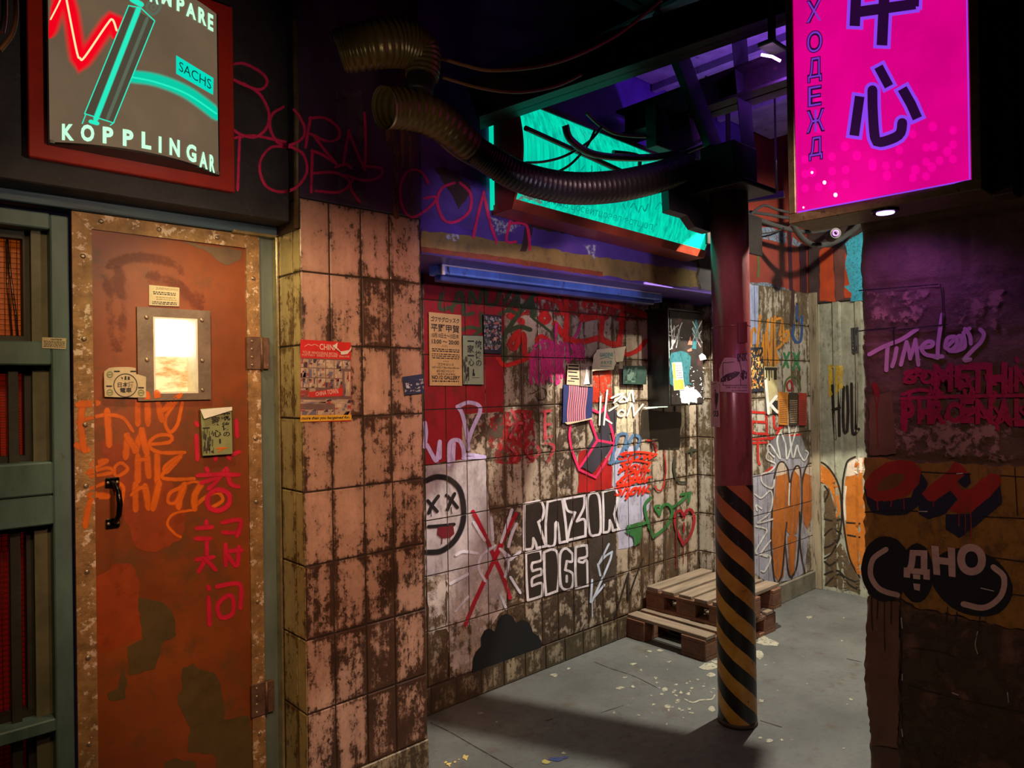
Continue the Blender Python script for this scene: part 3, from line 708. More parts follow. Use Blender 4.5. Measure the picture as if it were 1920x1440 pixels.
# ------------------------------------------------------------------ steel cabinet on the niche wall
CAB = surf_mat('cabinet_black', (.012, .013, .013), .28, var=.5, scale=12, second=(.05, .05, .05), thr=.68)
cab = thing('wall_cabinet', 'black metal wall cabinet with a paint-splashed front in the niche corner', 'cabinet', (4.08, 2.80, 1.45))
MB().box((3.89, 2.694, 1.462), (4.28, 2.862, 2.09), .004).build('body', CAB, cab)
MB().box((3.90, 2.682, 1.470), (4.275, 2.694, 2.082), .003).build('cabinet_door', surf_mat('cabinet_front', (.03, .024, .022), .35, var=.6, scale=7, second=(.10, .03, .03), thr=.57), cab)
MB().box((3.875, 2.680, 2.088), (4.30, 2.864, 2.10), .002).build('lid', CAB, cab)
MB().tube([(3.889, 2.69, 1.47), (3.889, 2.69, 2.08)], .004, 6).build('seam', surf_mat('seam_edge', (.30, .42, .36), .4, var=.4, scale=30), cab, 'pale greenish edge line')
CABS = Surf('y', 2.682)
# ------------------------------------------------------------------ clutch and damper sign over the door
z1 = Z(0, 0, 3)
sg = thing('shop_sign', 'bulging backlit sign reading KOPPLINGAR on a red board above the orange door', 'sign', (.71, 2.52, 2.3))
REDB = surf_mat('sign_red', (.42, .022, .010), .38, var=.2, scale=6, second=(.28, .015, .01), thr=.6, bmp=.15)
MB().box((.395, 2.500, 2.303), (1.006, 2.53, 2.957), .003).build('back_board', REDB, sg, 'red painted backing board')
sx0, sx1 = P(93, 272, 'y', 2.485).x, P(410, 333, 'y', 2.485).x; sxc = (sx0+sx1)/2; shw = (sx1-sx0)/2
bulge = lambda x: 2.485-.085*max(0, 1-((x-sxc)/shw)**2)
SIGN = Surf('y', 2.44, lambda p: bulge(min(max(p.x, sx0), sx1)), off=.0006, clamp=(0, sx0+.001, sx1-.001))
zb, ztp = 2.352, 2.905
FACE = glow('sign_face', (.155, .105, .062), 1.0, second=(.105, .075, .045), scale=5, thr=.5, soft=.25)
V = []; F = []; n = 36
for k in range(n+1):
    x = sx0+(sx1-sx0)*k/n; V += [(x, bulge(x), zb), (x, bulge(x), ztp)]
    if k: F.append((2*k-2, 2*k, 2*k+1, 2*k-1))
me = bpy.data.meshes.new('sign_face'); me.from_pydata(V, [], F); me.update(); me.polygons.foreach_set('use_smooth', [True]*len(F)); link('sign_face', me, FACE, sg)
BOXM = surf_mat('sign_case', (.015, .013, .012), .45, var=.3)
mb = MB()
arc = [(sx0+(sx1-sx0)*k/n) for k in range(n+1)]
mb.prism([(x, bulge(x)+.002, zb-.006) for x in arc]+[(sx1, 2.50, zb-.006), (sx0, 2.50, zb-.006)], (0, 0, .006)); mb.box((sx0-.004, 2.483, zb-.006), (sx0, 2.50, ztp)); mb.box((sx1, 2.483, zb-.006), (sx1+.004, 2.50, ztp)); mb.build('sign_case', BOXM, sg)
mb = MB()
for x in (sx0+.006, sx1-.006): mb.box((x-.007, 2.478, zb-.004), (x+.007, 2.487, zb+.006), .001)
mb.build('corner_clip', surf_mat('clip_metal', (.7, .7, .6), .25, metal=.8), sg)
MINT = paint('sign_mint', (.50, 1.0, .66), 0, emit=1.1); TEALG = paint('sign_teal', (.0, .62, .40), 0, emit=.9); REDG = paint('sign_neon_red', (.95, .0, .012), 0, emit=.9)
COREG = paint('sign_core', (.85, .80, .42), 0, emit=1.0); GREYG = paint('sign_grey', (.05, .045, .035), 0, emit=.6); HALO = paint('sign_teal_halo', (.0, .30, .22), 0, emit=.8, opac=.55)
d = Deco(SIGN); d.stroke(z1((283, 150), (350, -30), (395, 60), (440, 330), (470, 335), (630, 110), (655, 160)), 46, soft=.75); d.build('neon_zigzag', REDG, sg, 'red neon zigzag')
d = Deco(SIGN)
d.stroke(z1((372, -10), (430, 285), (450, 328), (475, 322), (600, 140), (632, 112), (655, 170)), 5, soft=.5); d.stroke(z1((285, 108), (330, 20), (345, -20)), 4, soft=.5); d.build('neon_core', COREG, sg)
d = Deco(SIGN)
d.stroke(z1((745, 432), (880, 452), (1050, 520), (1215, 640)), 32, soft=.6)
d.build('arc_band', TEALG, sg)
d = Deco(SIGN); d.patch(z1((990, 312), (1200, 440), (1198, 535), (990, 415))); d.build('name_plate', paint('plate_teal', (0, .72, .52), 0, emit=.95), sg)
d = Deco(SIGN); d.text('SACHS', z1((1008, 345), (1188, 452), (1186, 506), (1006, 398))); d.build('plate_lettering', paint('plate_ink', (.0, .09, .08), 0, emit=.5), sg)
d = Deco(SIGN)
d.patch(z1((725, 35), (870, 120), (640, 690), (480, 640)))
d.build('damper_body', paint('damper_fill', (.075, .062, .04), 0, emit=.9), sg)
d = Deco(SIGN)
d.stroke(z1((775, 60), (540, 665)), 14, soft=.6, smooth=False); d.stroke(z1((745, 0), (790, 25)), 13, soft=.5)
for a in (((722, 35), (475, 640)), ((868, 122), (638, 690)), ((722, 33), (790, 45)), ((790, 45), (868, 118)), ((475, 640), (630, 690)), ((480, 648), (462, 695)), ((640, 690), (620, 705))): d.stroke(z1(*a), 2.6, soft=.4, smooth=False)
d.stroke(z1((510, 685), (545, 695)), 9, soft=.4)
d.stroke(z1((745, 436), (880, 465), (1050, 530), (1215, 640)), 4, soft=.5)
d.build('damper_lines', paint('damper_teal', (.02, .80, .52), 0, emit=1.0), sg)
d = Deco(SIGN); d.stroke(z1((825, 110), (605, 665)), 9, soft=.6, smooth=False)
for a in range(1): d.stroke(z1((900, 40), (860, 82), (822, 42), (860, 2), (900, 40)), 7, soft=.4); d.stroke(z1((876, 40), (860, 58), (846, 42), (860, 26), (876, 40)), 4, soft=.4)
d.build('damper_shade', paint('damper_grey', (.12, .16, .11), 0, emit=.8), sg)
lf = SIGN.layer()
for ch, x, y, w_, h_, sl in (('K', 381, 745, 68, 92, .05), ('O', 491, 750, 76, 96, .08), ('P', 606, 763, 60, 94, .12), ('P', 719, 778, 60, 94, .15), ('L', 822, 792, 54, 94, .18), ('I', 899, 815, 16, 92, .2), ('N', 981, 831, 58, 96, .26), ('G', 1075, 862, 56, 98, .3), ('A', 1143, 902, 46, 92, .34), ('R', 1192, 922, 30, 96, .36)):
    q = [(x-w_/2, y-h_/2-sl*w_/2), (x+w_/2, y-h_/2+sl*w_/2), (x+w_/2, y+h_/2+sl*w_/2), (x-w_/2, y+h_/2-sl*w_/2)]; d = Deco(SIGN, lift=lf); d.text(ch, z1(*q), .042); d.build('letter', MINT, sg)
for ch, x, y, w_, h_, sl in (('Ä', 865, -35, 50, 110, .4), ('M', 935, -8, 56, 80, .4), ('P', 1014, 28, 44, 84, .42), ('A', 1073, 62, 56, 84, .5), ('R', 1137, 95, 46, 88, .55), ('E', 1183, 127, 30, 92, .55)):
    q = [(x-w_/2, y-h_/2-sl*w_/2), (x+w_/2, y-h_/2+sl*w_/2), (x+w_/2, y+h_/2+sl*w_/2), (x-w_/2, y+h_/2-sl*w_/2)]; d = Deco(SIGN, lift=lf); d.text(ch, z1(*q), .042); d.build('letter', MINT, sg)

# ------------------------------------------------------------------ teal light box under the ceiling
tz = thing('light_box_sign', 'long teal glowing light box sign in a red frame above the purple header', 'sign', (2.9, 2.4, 2.4))
tx0, tx1 = 2.175, 3.70
tlt = lambda x: -.030*(x-tx0)
tzb, tzt = 2.432, 2.88; tzc = (tzb+tzt)/2; thh = (tzt-tzb)/2
tb = lambda z: 2.30-.055*max(0, 1-((z-tzc)/thh)**2)
TEALS = Surf('y', 2.28, lambda p: tb(min(max(p.z-tlt(p.x), tzb), tzt)), off=.0008)
V = []; F = []; nz_ = 16; nx_ = 12
for k in range(nx_+1):
    x = tx0+(tx1-tx0)*k/nx_
    for q in range(nz_+1): z = tzb+(tzt-tzb)*q/nz_; V.append((x, tb(z), z+tlt(x)))
    if k:
        for q in range(nz_): a = (k-1)*(nz_+1)+q; F.append((a, a+nz_+1, a+nz_+2, a+1))
me = bpy.data.meshes.new('sign_face'); me.from_pydata(V, [], F); me.update(); me.polygons.foreach_set('use_smooth', [True]*len(F))
link('sign_face', me, glow('teal_face', (0, .80, .50), 1.0, second=(.0, .27, .21), scale=12, stretch=(5, 5, .22), thr=.53, soft=.17), tz)
REDF = surf_mat('frame_red', (.24, .035, .015), .4, var=.3, scale=9)
mb = MB()
prof = [(tb(tzb+(tzt-tzb)*q/nz_), tzb+(tzt-tzb)*q/nz_) for q in range(nz_+1)]
for x, dx in ((tx0, -.012), (tx1, .012)): mb.prism([(x, y-.004, z+tlt(x)) for y, z in prof]+[(x, 2.425, tzt+tlt(x)), (x, 2.425, tzb+tlt(x))], (dx, 0, 0))
mb.prism([(tx0-.012, 2.292, tzb), (tx0-.012, 2.44, tzb), (tx0-.012, 2.44, tzb-.045), (tx0-.012, 2.31, tzb-.04)], (tx1-tx0+.024, 0, tlt(tx1)))
mb.prism([(tx0-.012, 2.292, tzt), (tx0-.012, 2.44, tzt), (tx0-.012, 2.44, tzt+.03), (tx0-.012, 2.30, tzt+.03)], (tx1-tx0+.024, 0, tlt(tx1)))
mb.build('frame', REDF, tz, 'red metal frame')
MB().box((tx0-.020, 2.434, tzb-.02), (tx0-.004, 2.448, tzt)).build('light_leak_strip', glow('teal_leak', (0, .8, .5), .8), tz, 'thin teal emissive strip standing in for light leaking at the wall')  # emissive strip in place of the light leaking behind the box
d = Deco(TEALS)
z8 = Z(640, 0, 2.667)
d.text('орецтыыыз цосеитцрэеп эстшопф', [(984, 357), (1236, 420), (1232, 438), (982, 374)], 0.0)
z1n = Z(780, 380, 3.4286)
for p in (((1330, 10), (1345, 45)), ((1380, 30), (1400, 5), (1420, 50)), ((1430, 60), (1450, 20), (1470, 55), (1490, 10)), ((1540, 40), (1570, 0), (1590, 45))): d.stroke(z1n(*p), 3, soft=.4)
for p in (((1250, 830), (1255, 875), (1275, 880)), ((1290, 835), (1300, 870)), ((1180, 850), (1190, 860), (1215, 830))): d.stroke(z8(*p), 3, soft=.4)
d.build('lettering', paint('teal_ink', (0, .30, .22), .5, emit=.8), tz, 'faint dark lettering')
d = Deco(TEALS); d.stroke(z8((885, 1000), (920, 985), (990, 1010)), 10, soft=.6); d.build('spray_mark', paint('teal_pink_mark', (.45, .02, .12), .4, opac=.7), tz)

# ------------------------------------------------------------------ pink hanging light box
r7 = Z(1300, 0, 3.0968)
pk = thing('hanging_sign', 'tall pink glowing light box with dark Chinese characters hanging at the right', 'sign', (2.72, .94, 2.3))
py0, py1 = .655, 1.222
pb = lambda y: 2.60-.020*max(0, 1-((y-(py0+py1)/2)/((py1-py0)/2))**2)
PINK = Surf('x', 2.6, lambda p: pb(min(max(p.y, py0), py1)), off=.0006)
V = []; F = []; n = 20
for k in range(n+1):
    y = py0+(py1-py0)*k/n; V += [(pb(y), y, 2.232), (pb(y), y, 3.15)]
    if k: F.append((2*k-2, 2*k-1, 2*k+1, 2*k))
me = bpy.data.meshes.new('sign_face'); me.from_pydata(V, [], F); me.update(); me.polygons.foreach_set('use_smooth', [True]*len(F))
link('sign_face', me, glow('pink_face', (.78, .0, .26), 1.0, second=(.56, .0, .19), scale=4.5, thr=.55, soft=.2), pk)
BRASS = surf_mat('sign_brass', (.15, .105, .045), .45, metal=.3, var=.4, scale=25, second=(.06, .04, .02), thr=.58)
mb = MB(); mb.box((2.592, py0-.03, 2.196), (2.80, py1+.028, 2.232), .003); mb.box((2.592, py1, 2.232), (2.80, py1+.028, 3.15), .003); mb.box((2.592, py0-.03, 2.232), (2.80, py0, 3.15), .003); mb.box((2.62, py0-.03, 3.12), (2.80, py1+.028, 3.155)); mb.build('frame', BRASS, pk, 'worn brass coloured frame')
MB().box((2.78, py0, 2.232), (2.80, py1, 3.12)).build('back_plate', BOXM, pk)
MB().box((2.70, py0-.09, 2.19), (2.80, py0-.03, 3.16), .004).build('side_bracket', surf_mat('bracket_brown', (.05, .032, .02), .5, var=.4), pk)
mb = MB(); mb.box((2.80, .80, 2.9), (2.96, .84, 2.94)); mb.box((2.80, .80, 2.3), (2.96, .84, 2.34)); mb.build('wall_bracket', BOXM, pk)
MAG = paint('pink_spot', (1.0, .0, .42), 0, emit=1.0, opac=.42); VIO = paint('sign_violet', (.26, .055, .85), 0, emit=1.0); INK = paint('sign_ink', (.032, .004, .055), 0, emit=.6)
d = Deco(PINK); rd = random.Random(4)
for row in range(9):
    for c in range(13):
        x = 650+c*78; y = 500+row*84+ (x-650)*-.10+90
        if y > 1010 - (x-650)*.16+140 or x > 1570: continue
        if rd.random() < (.12 if row < 3 else .3 if row < 5 else .72): d.patch([(a[0]+27*math.cos(t*math.pi/5)/3.1, a[1]+30*math.sin(t*math.pi/5)/3.1) for a in [r7((x, y))[0]] for t in range(10)], soft=.3)
for x, y in ((690, 1000), (1040, 950), (1125, 1020), (1290, 985), (1385, 970), (1475, 880), (1395, 850), (1390, 735), (950, 905), (880, 850)): d.patch([(a[0]+30*math.cos(t*math.pi/6)/3.1, a[1]+34*math.sin(t*math.pi/6)/3.1) for a in [r7((x, y))[0]] for t in range(12)], soft=.3)
d.build('printed_spots', MAG, pk)
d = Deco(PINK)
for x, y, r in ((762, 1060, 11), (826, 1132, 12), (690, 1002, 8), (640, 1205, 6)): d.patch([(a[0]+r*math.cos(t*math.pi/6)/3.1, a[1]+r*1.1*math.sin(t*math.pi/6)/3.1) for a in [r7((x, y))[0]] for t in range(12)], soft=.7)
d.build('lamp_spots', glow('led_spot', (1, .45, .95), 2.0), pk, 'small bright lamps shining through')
def bar(d, p, q, w_, g):
    dx, dy = q[0]-p[0], q[1]-p[1]; l = math.hypot(dx, dy); ux, uy = dx/l, dy/l; h = w_/2+g
    p = (p[0]-ux*g, p[1]-uy*g); q = (q[0]+ux*g, q[1]+uy*g)
    d.patch(r7((p[0]-uy*h, p[1]+ux*h), (q[0]-uy*h, q[1]+ux*h), (q[0]+uy*h, q[1]-ux*h), (p[0]+uy*h, p[1]-ux*h)))
for nm, mt, g in (('character_outline', VIO, 19), ('characters', INK, 0)):
    d = Deco(PINK)
    for p, q, w_ in (((948, -70), (938, 152), 60), ((945, 72), (1290, 24), 62), ((1285, -70), (1280, 38), 60), ((1112, -70), (1096, 264), 62), ((967, 560), (935, 788), 56), ((1076, 388), (1137, 502), 54), ((1214, 515), (1268, 610), 58), ((1262, 598), (1302, 688), 58)): bar(d, p, q, w_, g)
    d.stroke(r7((1041, 525), (1043, 640), (1056, 800), (1085, 826), (1170, 800), (1205, 770), (1214, 715)), (58+2*g)/3.1, soft=0)
    d.build(nm, mt, pk)
for nm, mt, bl in (('letter_outline', INK, .045), ('lettering', paint('letter_violet', (.20, .035, .55), 0, emit=1.0), -.008)):
    lf = PINK.layer()
    for ch, x, y, w_, h_ in (('Х', 702, 65, 84, 122), ('О', 705, 243, 84, 120), ('Д', 706, 405, 76, 138), ('Е', 706, 558, 72, 112), ('Ж', 711, 702, 100, 128), ('Д', 712, 862, 74, 130)):
        g = 5 if bl > 0 else 0; sl = -.18
        d = Deco(PINK, lift=lf); d.text(ch, r7((x-w_/2-g, y-h_/2-g-sl*w_/2), (x+w_/2+g, y-h_/2-g+sl*w_/2), (x+w_/2+g, y+h_/2+g+sl*w_/2), (x-w_/2-g, y+h_/2+g-sl*w_/2)), bl); d.build('letter' if bl < 0 else nm, mt, pk)
d = Deco(PINK); d.stroke(r7((612, 1232), (1000, 1160), (1606, 1046)), 3, soft=.3, smooth=False); d.stroke(r7((1588, -40), (1606, 1046)), 3, soft=.3, smooth=False); d.build('edge_lines', VIO, pk)

# little purple downlight under the sign
led = P(1660, 397, 'z', 2.19)
ul = thing('downlight', 'small round violet downlight glowing under the pink sign', 'lamp', led)
MB().tube([(led.x, led.y, 2.198), (led.x, led.y, 2.186)], [.045, .043], 28).build('bezel', BLKMET, ul)
MB().tube([(led.x, led.y, 2.187), (led.x, led.y, 2.183)], [.030, .028], 24).build('lens', glow('led_violet', (.55, .32, 1.0), 6.0), ul, 'bright violet lens')

# ------------------------------------------------------------------ overhead: beams, duct, hoses, cables
STEEL = surf_mat('beam_steel', (.022, .013, .011), .5, metal=.3, var=.5, scale=7, second=(.07, .03, .02), thr=.58)
def beam(a, b, w_, h_, name='ceiling_beam_or_plate', mat=STEEL):
    """an I-beam from a to b"""
    a, b = Vector(a), Vector(b); t = (b-a).normalized(); s = t.cross(Vector((0, 0, 1))).normalized(); u = s.cross(t)
    mb = MB()
    for (o0, o1, q0, q1) in ((-w_/2, w_/2, -h_/2, -h_/2+.012), (-w_/2, w_/2, h_/2-.012, h_/2), (-.006, .006, -h_/2, h_/2)):
        mb.prism([a+s*o0+u*q0, a+s*o1+u*q0, a+s*o1+u*q1, a+s*o0+u*q1], b-a)
    o = mb.build(name, mat); o['kind'] = 'structure'; o['label'] = 'dark steel roof beam'; return o
beam((1.94, 2.30, 2.79), (3.35, 1.05, 3.42), .15, .16)
beam((1.30, 2.0, 3.44), (5.5, 2.0, 3.44), .12, .14)
beam((3.1, 2.4, 3.0), (3.1, 1.1, 3.0), .16, .14)
beam((-.9, 1.75, 3.40), (3.2, 1.75, 3.40), .12, .12)
PANEL = surf_mat('roof_panel', (.30, .27, .36), .55, var=.35, scale=9, second=(.12, .10, .16), thr=.6)
mb = MB(); mb.box((2.75, 1.2, 3.33), (4.8, 2.44, 3.35)); mb.box((3.4, 1.2, 3.29), (3.44, 2.44, 3.33)); mb.box((4.1, 1.2, 3.29), (4.14, 2.44, 3.33)); o = mb.build('trim_6', PANEL); struct(o, 'pale roof panel lit violet above the column', 'trim')
# head plate and casing on top of the column, with a bar added to shade the floor
CAS = surf_mat('casing_dark', (.022, .016, .014), .5, metal=.3, var=.5, scale=9)
hp = thing('column_casing', 'dark steel casing wrapped round the top of the column', 'casing', (3.1, 1.8, 2.6))
MB().box((2.97, 1.68, 2.52), (3.18, 1.87, 2.72), .01).build('casing_box', CAS, hp)
MB().box((2.93, 1.62, 2.50), (3.24, 1.92, 2.525), .004).build('head_plate', CAS, hp)
mb = MB(); mb.prism([P(x, y, 'y', 1.90) for x, y in ((1250, 300), (1255, 393), (1288, 403), (1303, 425), (1330, 434), (1345, 430), (1345, 300))], (.03, .06, .0)); mb.build('gusset', CAS, hp)
o = MB().box((2.80, 1.985, 2.73), (3.30, 2.05, 2.93), .004).build('ceiling_beam_or_plate', STEEL); o['kind'] = 'structure'; o['label'] = 'dark boxed beam between the column and the teal sign'
o = MB().box((3.66, 2.25, 2.415), (4.30, 2.27, 2.66), .003).build('ceiling_beam_or_plate', CAS); o['kind'] = 'structure'; o['label'] = 'dark plate added behind the column top to shade the header end'  # added plate, keeps the passage spot off the header end
o = MB().box((3.9, 2.255, 2.655), (3.94, 2.265, 3.58)).build('ceiling_beam_or_plate', CAS); o['kind'] = 'structure'; o['label'] = 'dark strap holding the added shading plate'
tr = thing('shadow_bar', 'narrow dark bar added overhead behind the column to shade the floor', 'shadow bar', (3.64, 1.8, 2.6))
def bar_pt(t, o, z): return (3.655-.379*t+.925*o, 1.895+.925*t+.379*o, z)        # t along the bar, o across it
mb = MB()
for o0, o1, za, zb_ in ((-.016, -.013, 2.60, 2.63), (.013, .016, 2.60, 2.63), (-.016, .016, 2.597, 2.60)): mb.prism([bar_pt(-.10, o0, za), bar_pt(-.10, o1, za), bar_pt(-.10, o1, zb_), bar_pt(-.10, o0, zb_)], Vector(bar_pt(.36, 0, 0))-Vector(bar_pt(-.10, 0, 0)))
mb.build('shade_bar', CAS, tr)
mb = MB()
for t in (-.06, .30): p = Vector(bar_pt(t, 0, 2.6)); mb.box(p+Vector((-.004, -.004, 0)), p+Vector((.004, .004, .97)))
mb.build('hanger', CAS, tr)
mb = MB(); mb.prism([(2.66, 1.97, 3.54), (2.82, 1.97, 3.54), (3.08, 1.80, 2.722), (2.96, 1.80, 2.722)], (.03, .05, 0)); o = mb.build('brace', BLACKISH); tag(o, 'dark diagonal steel brace rising left of the column top', 'brace')
mb = MB(); mb.prism([(2.98, 1.72, 3.54), (3.14, 1.72, 3.54), (3.17, 1.69, 2.722), (3.05, 1.69, 2.722)], (.05, .03, 0)); o = mb.build('brace', BLACKISH); tag(o, 'dark diagonal steel brace rising right of the column top', 'brace')

def tube_px(pts, nseg=10, ripple=0.0, rn=4, n=24):
    """a tube through pixel points (x, y, depth plane Y, radius in pixels), ripple = depth of corrugation"""
    pp = []
    for i in range(len(pts)-1):
        p0 = pts[max(i-1, 0)]; p1 = pts[i]; p2 = pts[i+1]; p3 = pts[min(i+2, len(pts)-1)]
        for k in range(nseg):
            t = k/nseg; pp.append([.5*(2*p1[j]+(p2[j]-p0[j])*t+(2*p0[j]-5*p1[j]+4*p2[j]-p3[j])*t*t+(3*p1[j]-p0[j]-3*p2[j]+p3[j])*t**3) for j in range(4)])
    pp.append(list(pts[-1])); P3 = []; R = []
    for i, (x, y, Y, r) in enumerate(pp):
        p = P(x, y, 'y', Y); rr = r/depth_px(p)
        P3.append(p); R.append(rr*(1+(ripple if i % rn < rn/2 else -ripple) if ripple else 1))
    return P3, R
FOIL = surf_mat('duct_foil', (.12, .080, .028), .30, metal=.25, var=.3, scale=8, bmp=.3)
du = thing('ventilation_duct', 'brass coloured flexible duct elbow under the ceiling', 'duct', P(780, 110, 'y', 2.05))
p_, r_ = tube_px([(636, 96, 2.15, 34), (645, 94, 2.14, 40), (700, 84, 2.08, 42), (745, 80, 2.06, 43), (776, 88, 2.05, 41)], 24, .035, 5); MB().tube(p_, r_, 30).build('bellows', FOIL, du, 'wrinkled foil bellows')
p_, r_ = tube_px([(770, 84, 2.05, 40), (788, 98, 2.045, 37), (793, 120, 2.04, 33), (791, 146, 2.04, 31)], 20, .02, 6); MB().tube(p_, r_, 30).build('bend', FOIL, du)
p_, r_ = tube_px([(790, 140, 2.04, 27), (784, 182, 2.02, 27)], 4); MB().tube(p_, r_, 26).build('collar', BLACKISH, du, 'black rubber collar')
p_, r_ = tube_px([(722, 202, 2.05, 37), (750, 203, 2.05, 38), (790, 210, 2.04, 37), (830, 232, 2.03, 34), (862, 258, 2.02, 30), (884, 276, 2.02, 28)], 18, .022, 6); MB().tube(p_, r_, 30, cap=False).build('elbow', FOIL, du, 'lower duct elbow open to the left')
mb = MB(); p_, r_ = tube_px([(719, 202, 2.05, 39), (723, 202, 2.05, 39)], 2); mb.tube(p_, r_, 30, cap=False); mb.build('rim', surf_mat('duct_rim', (.5, .42, .3), .25, metal=.8), du, 'bright rim of the lower elbow')
HOSE = surf_mat('hose_black', (.012, .009, .010), .33, var=.3, scale=20)
p_, r_ = tube_px([(890, 281, 2.02, 26), (918, 300, 2.0, 27), (975, 332, 1.97, 28), (1060, 352, 1.94, 29), (1150, 350, 1.91, 29), (1235, 332, 1.90, 28), (1282, 314, 1.90, 27)], 30, .035, 3, 20); o = MB().tube(p_, r_, 24).build('flexible_hose', HOSE); tag(o, 'black corrugated hose sagging across in front of the teal sign', 'hose')
CABM = surf_mat('cable_black', (.05, .048, .046), .20, var=.2, spec=1.0); CABR = surf_mat('cable_brown', (.22, .10, .045), .35, var=.2)
def cable(label, pts, mat=CABM, group=None, n=8):
    p_, r_ = tube_px(pts, 10); o = MB().tube(p_, r_, n).build('cable', mat); tag(o, label, 'cable', group); return o
cable('upper thin brown cable sagging from the duct towards the beam', [(800, 100, 2.1, 3.5), (870, 122, 2.05, 3.5), (930, 132, 2.0, 3.5), (1040, 118, 1.9, 3.5), (1150, 70, 1.8, 3.5), (1240, 0, 1.7, 3.5)], CABR)
cable('lower thin brown cable sagging under the first cable by the duct', [(830, 145, 2.1, 3), (900, 165, 2.05, 3), (970, 173, 2.0, 3), (1040, 162, 1.95, 3), (1090, 140, 1.9, 3)], CABR)
cable('thin cable running below the black hose to the wall', [(815, 260, 2.2, 2.5), (850, 290, 2.3, 2.5), (895, 316, 2.40, 2.5), (915, 328, 2.445, 2.5)], CABR)
cable('black cable loop in front of the upper teal sign', [(985, 305, 2.18, 2.5), (1020, 303, 2.15, 2.5), (1060, 292, 2.12, 2.5), (1105, 265, 2.1, 2.5), (1130, 235, 2.1, 2.5)])
cable('second black cable loop in front of the upper teal sign', [(1040, 325, 2.12, 2.5), (1070, 308, 2.10, 2.5), (1100, 275, 2.06, 2.5), (1115, 245, 2.06, 2.5)])
cable('straight black pipe crossing the top of the teal sign', [(985, 240, 2.17, 5), (1060, 274, 2.17, 5), (1140, 310, 2.17, 5), (1215, 345, 2.17, 5)])
cable('thick black cable curving over the teal sign', [(1060, 235, 2.0, 7), (1070, 262, 2.0, 7), (1110, 288, 1.99, 7), (1180, 296, 1.98, 7), (1260, 290, 1.96, 7), (1340, 262, 1.95, 7)])
cable('brown cable curving up behind the black pipe', [(1100, 212, 2.1, 3), (1125, 235, 2.1, 3), (1160, 252, 2.08, 3), (1220, 255, 2.05, 3), (1280, 240, 2.0, 3)], CABR)
cable('short black cable tail hanging off the teal sign pipe', [(1150, 285, 2.1, 4), (1195, 292, 2.1, 4), (1200, 312, 2.1, 4), (1210, 315, 2.1, 3)])
# cable bundle beyond the column
cable('thick black cable drooping lowest in the bundle beyond the column', [(1396, 400, 2.30, 4.5), (1440, 418, 2.30, 4.5), (1490, 432, 2.28, 4.5), (1530, 434, 2.24, 4.5), (1575, 420, 2.18, 4.5), (1622, 380, 2.10, 4.5)], CABM)
cable('thick black cable dipping under the violet ring camera', [(1486, 420, 2.20, 5.5), (1502, 444, 2.20, 5.5), (1522, 458, 2.18, 5.5), (1550, 458, 2.14, 5.5), (1585, 442, 2.10, 5.5), (1616, 408, 2.04, 5.5), (1636, 300, 2.0, 5.5), (1642, 60, 2.0, 5.5)], CABM)
cable('upper black cable of the bundle left of the pink sign', [(1396, 396, 2.40, 3.2), (1440, 402, 2.38, 3.2), (1480, 408, 2.36, 3.2), (1530, 398, 2.34, 3.2)], CABM)
cable('black cable running behind the foot of the pink sign', [(1396, 412, 2.36, 2.6), (1430, 386, 2.34, 2.6), (1460, 394, 2.33, 2.6), (1510, 404, 2.32, 2.6)], CABM)
cable('thin black wire looped under the bundle', [(1394, 405, 2.46, 1.5), (1415, 434, 2.46, 1.5), (1440, 437, 2.45, 1.5), (1470, 428, 2.44, 1.5), (1492, 410, 2.42, 1.5)], CABM)
cable('dark cables hanging at the far left edge above the sign', [(28, -20, 1.9, 4), (30, 30, 1.9, 4), (22, 65, 1.9, 4), (0, 95, 1.9, 4)], CABR)
cable('second dark cable hanging at the far left edge', [(8, -20, 1.9, 5), (8, 30, 1.9, 5), (4, 60, 1.9, 5)], CABM)
# small camera with a violet ring
cp = P(1567, 437, 'x', 4.72)
sc = thing('security_camera', 'small dark camera with a glowing violet ring beyond the cables', 'camera', cp)
MB().tube([cp+Vector((.07, .06, 0)), cp], [.040, .034], 24).build('body', CAS, sc)
fwd = (CAM-cp).normalized(); a_ = fwd.orthogonal().normalized(); b_ = fwd.cross(a_)
mb = MB(); mb.tube([cp+fwd*.012+(a_*math.cos(t*math.pi/12)+b_*math.sin(t*math.pi/12))*.016 for t in range(25)], .0045, 6); mb.build('ring_light', glow('ring_violet', (.75, .30, 1.0), 1.0), sc, 'violet ring light')
MB().box(cp+Vector((.05, -.02, .05)), cp+Vector((.09, .02, .95))).build('hanger', CAS, sc)
# ultraviolet tube lamp
uv = P(1448, 108, 'z', 2.95)
ut = thing('tube_lamp', 'short violet tube lamp glowing under the ceiling', 'lamp', uv)
MB().tube([uv+Vector((-.035, .03, .012)), uv+Vector((.0, .0, .004)), uv+Vector((.03, -.02, -.012))], .006, 10).build('tube', glow('uv_tube', (.9, .45, 1.0), 5), ut, 'glowing violet tube')
MB().box(uv+Vector((-.06, -.035, .035)), uv+Vector((.06, .035, .055)), .004).build('housing', surf_mat('lamp_grey', (.10, .10, .13), .4), ut)
MB().box(uv+Vector((-.015, -.01, .06)), uv+Vector((.015, .01, .62))).build('bracket', CAS, ut)
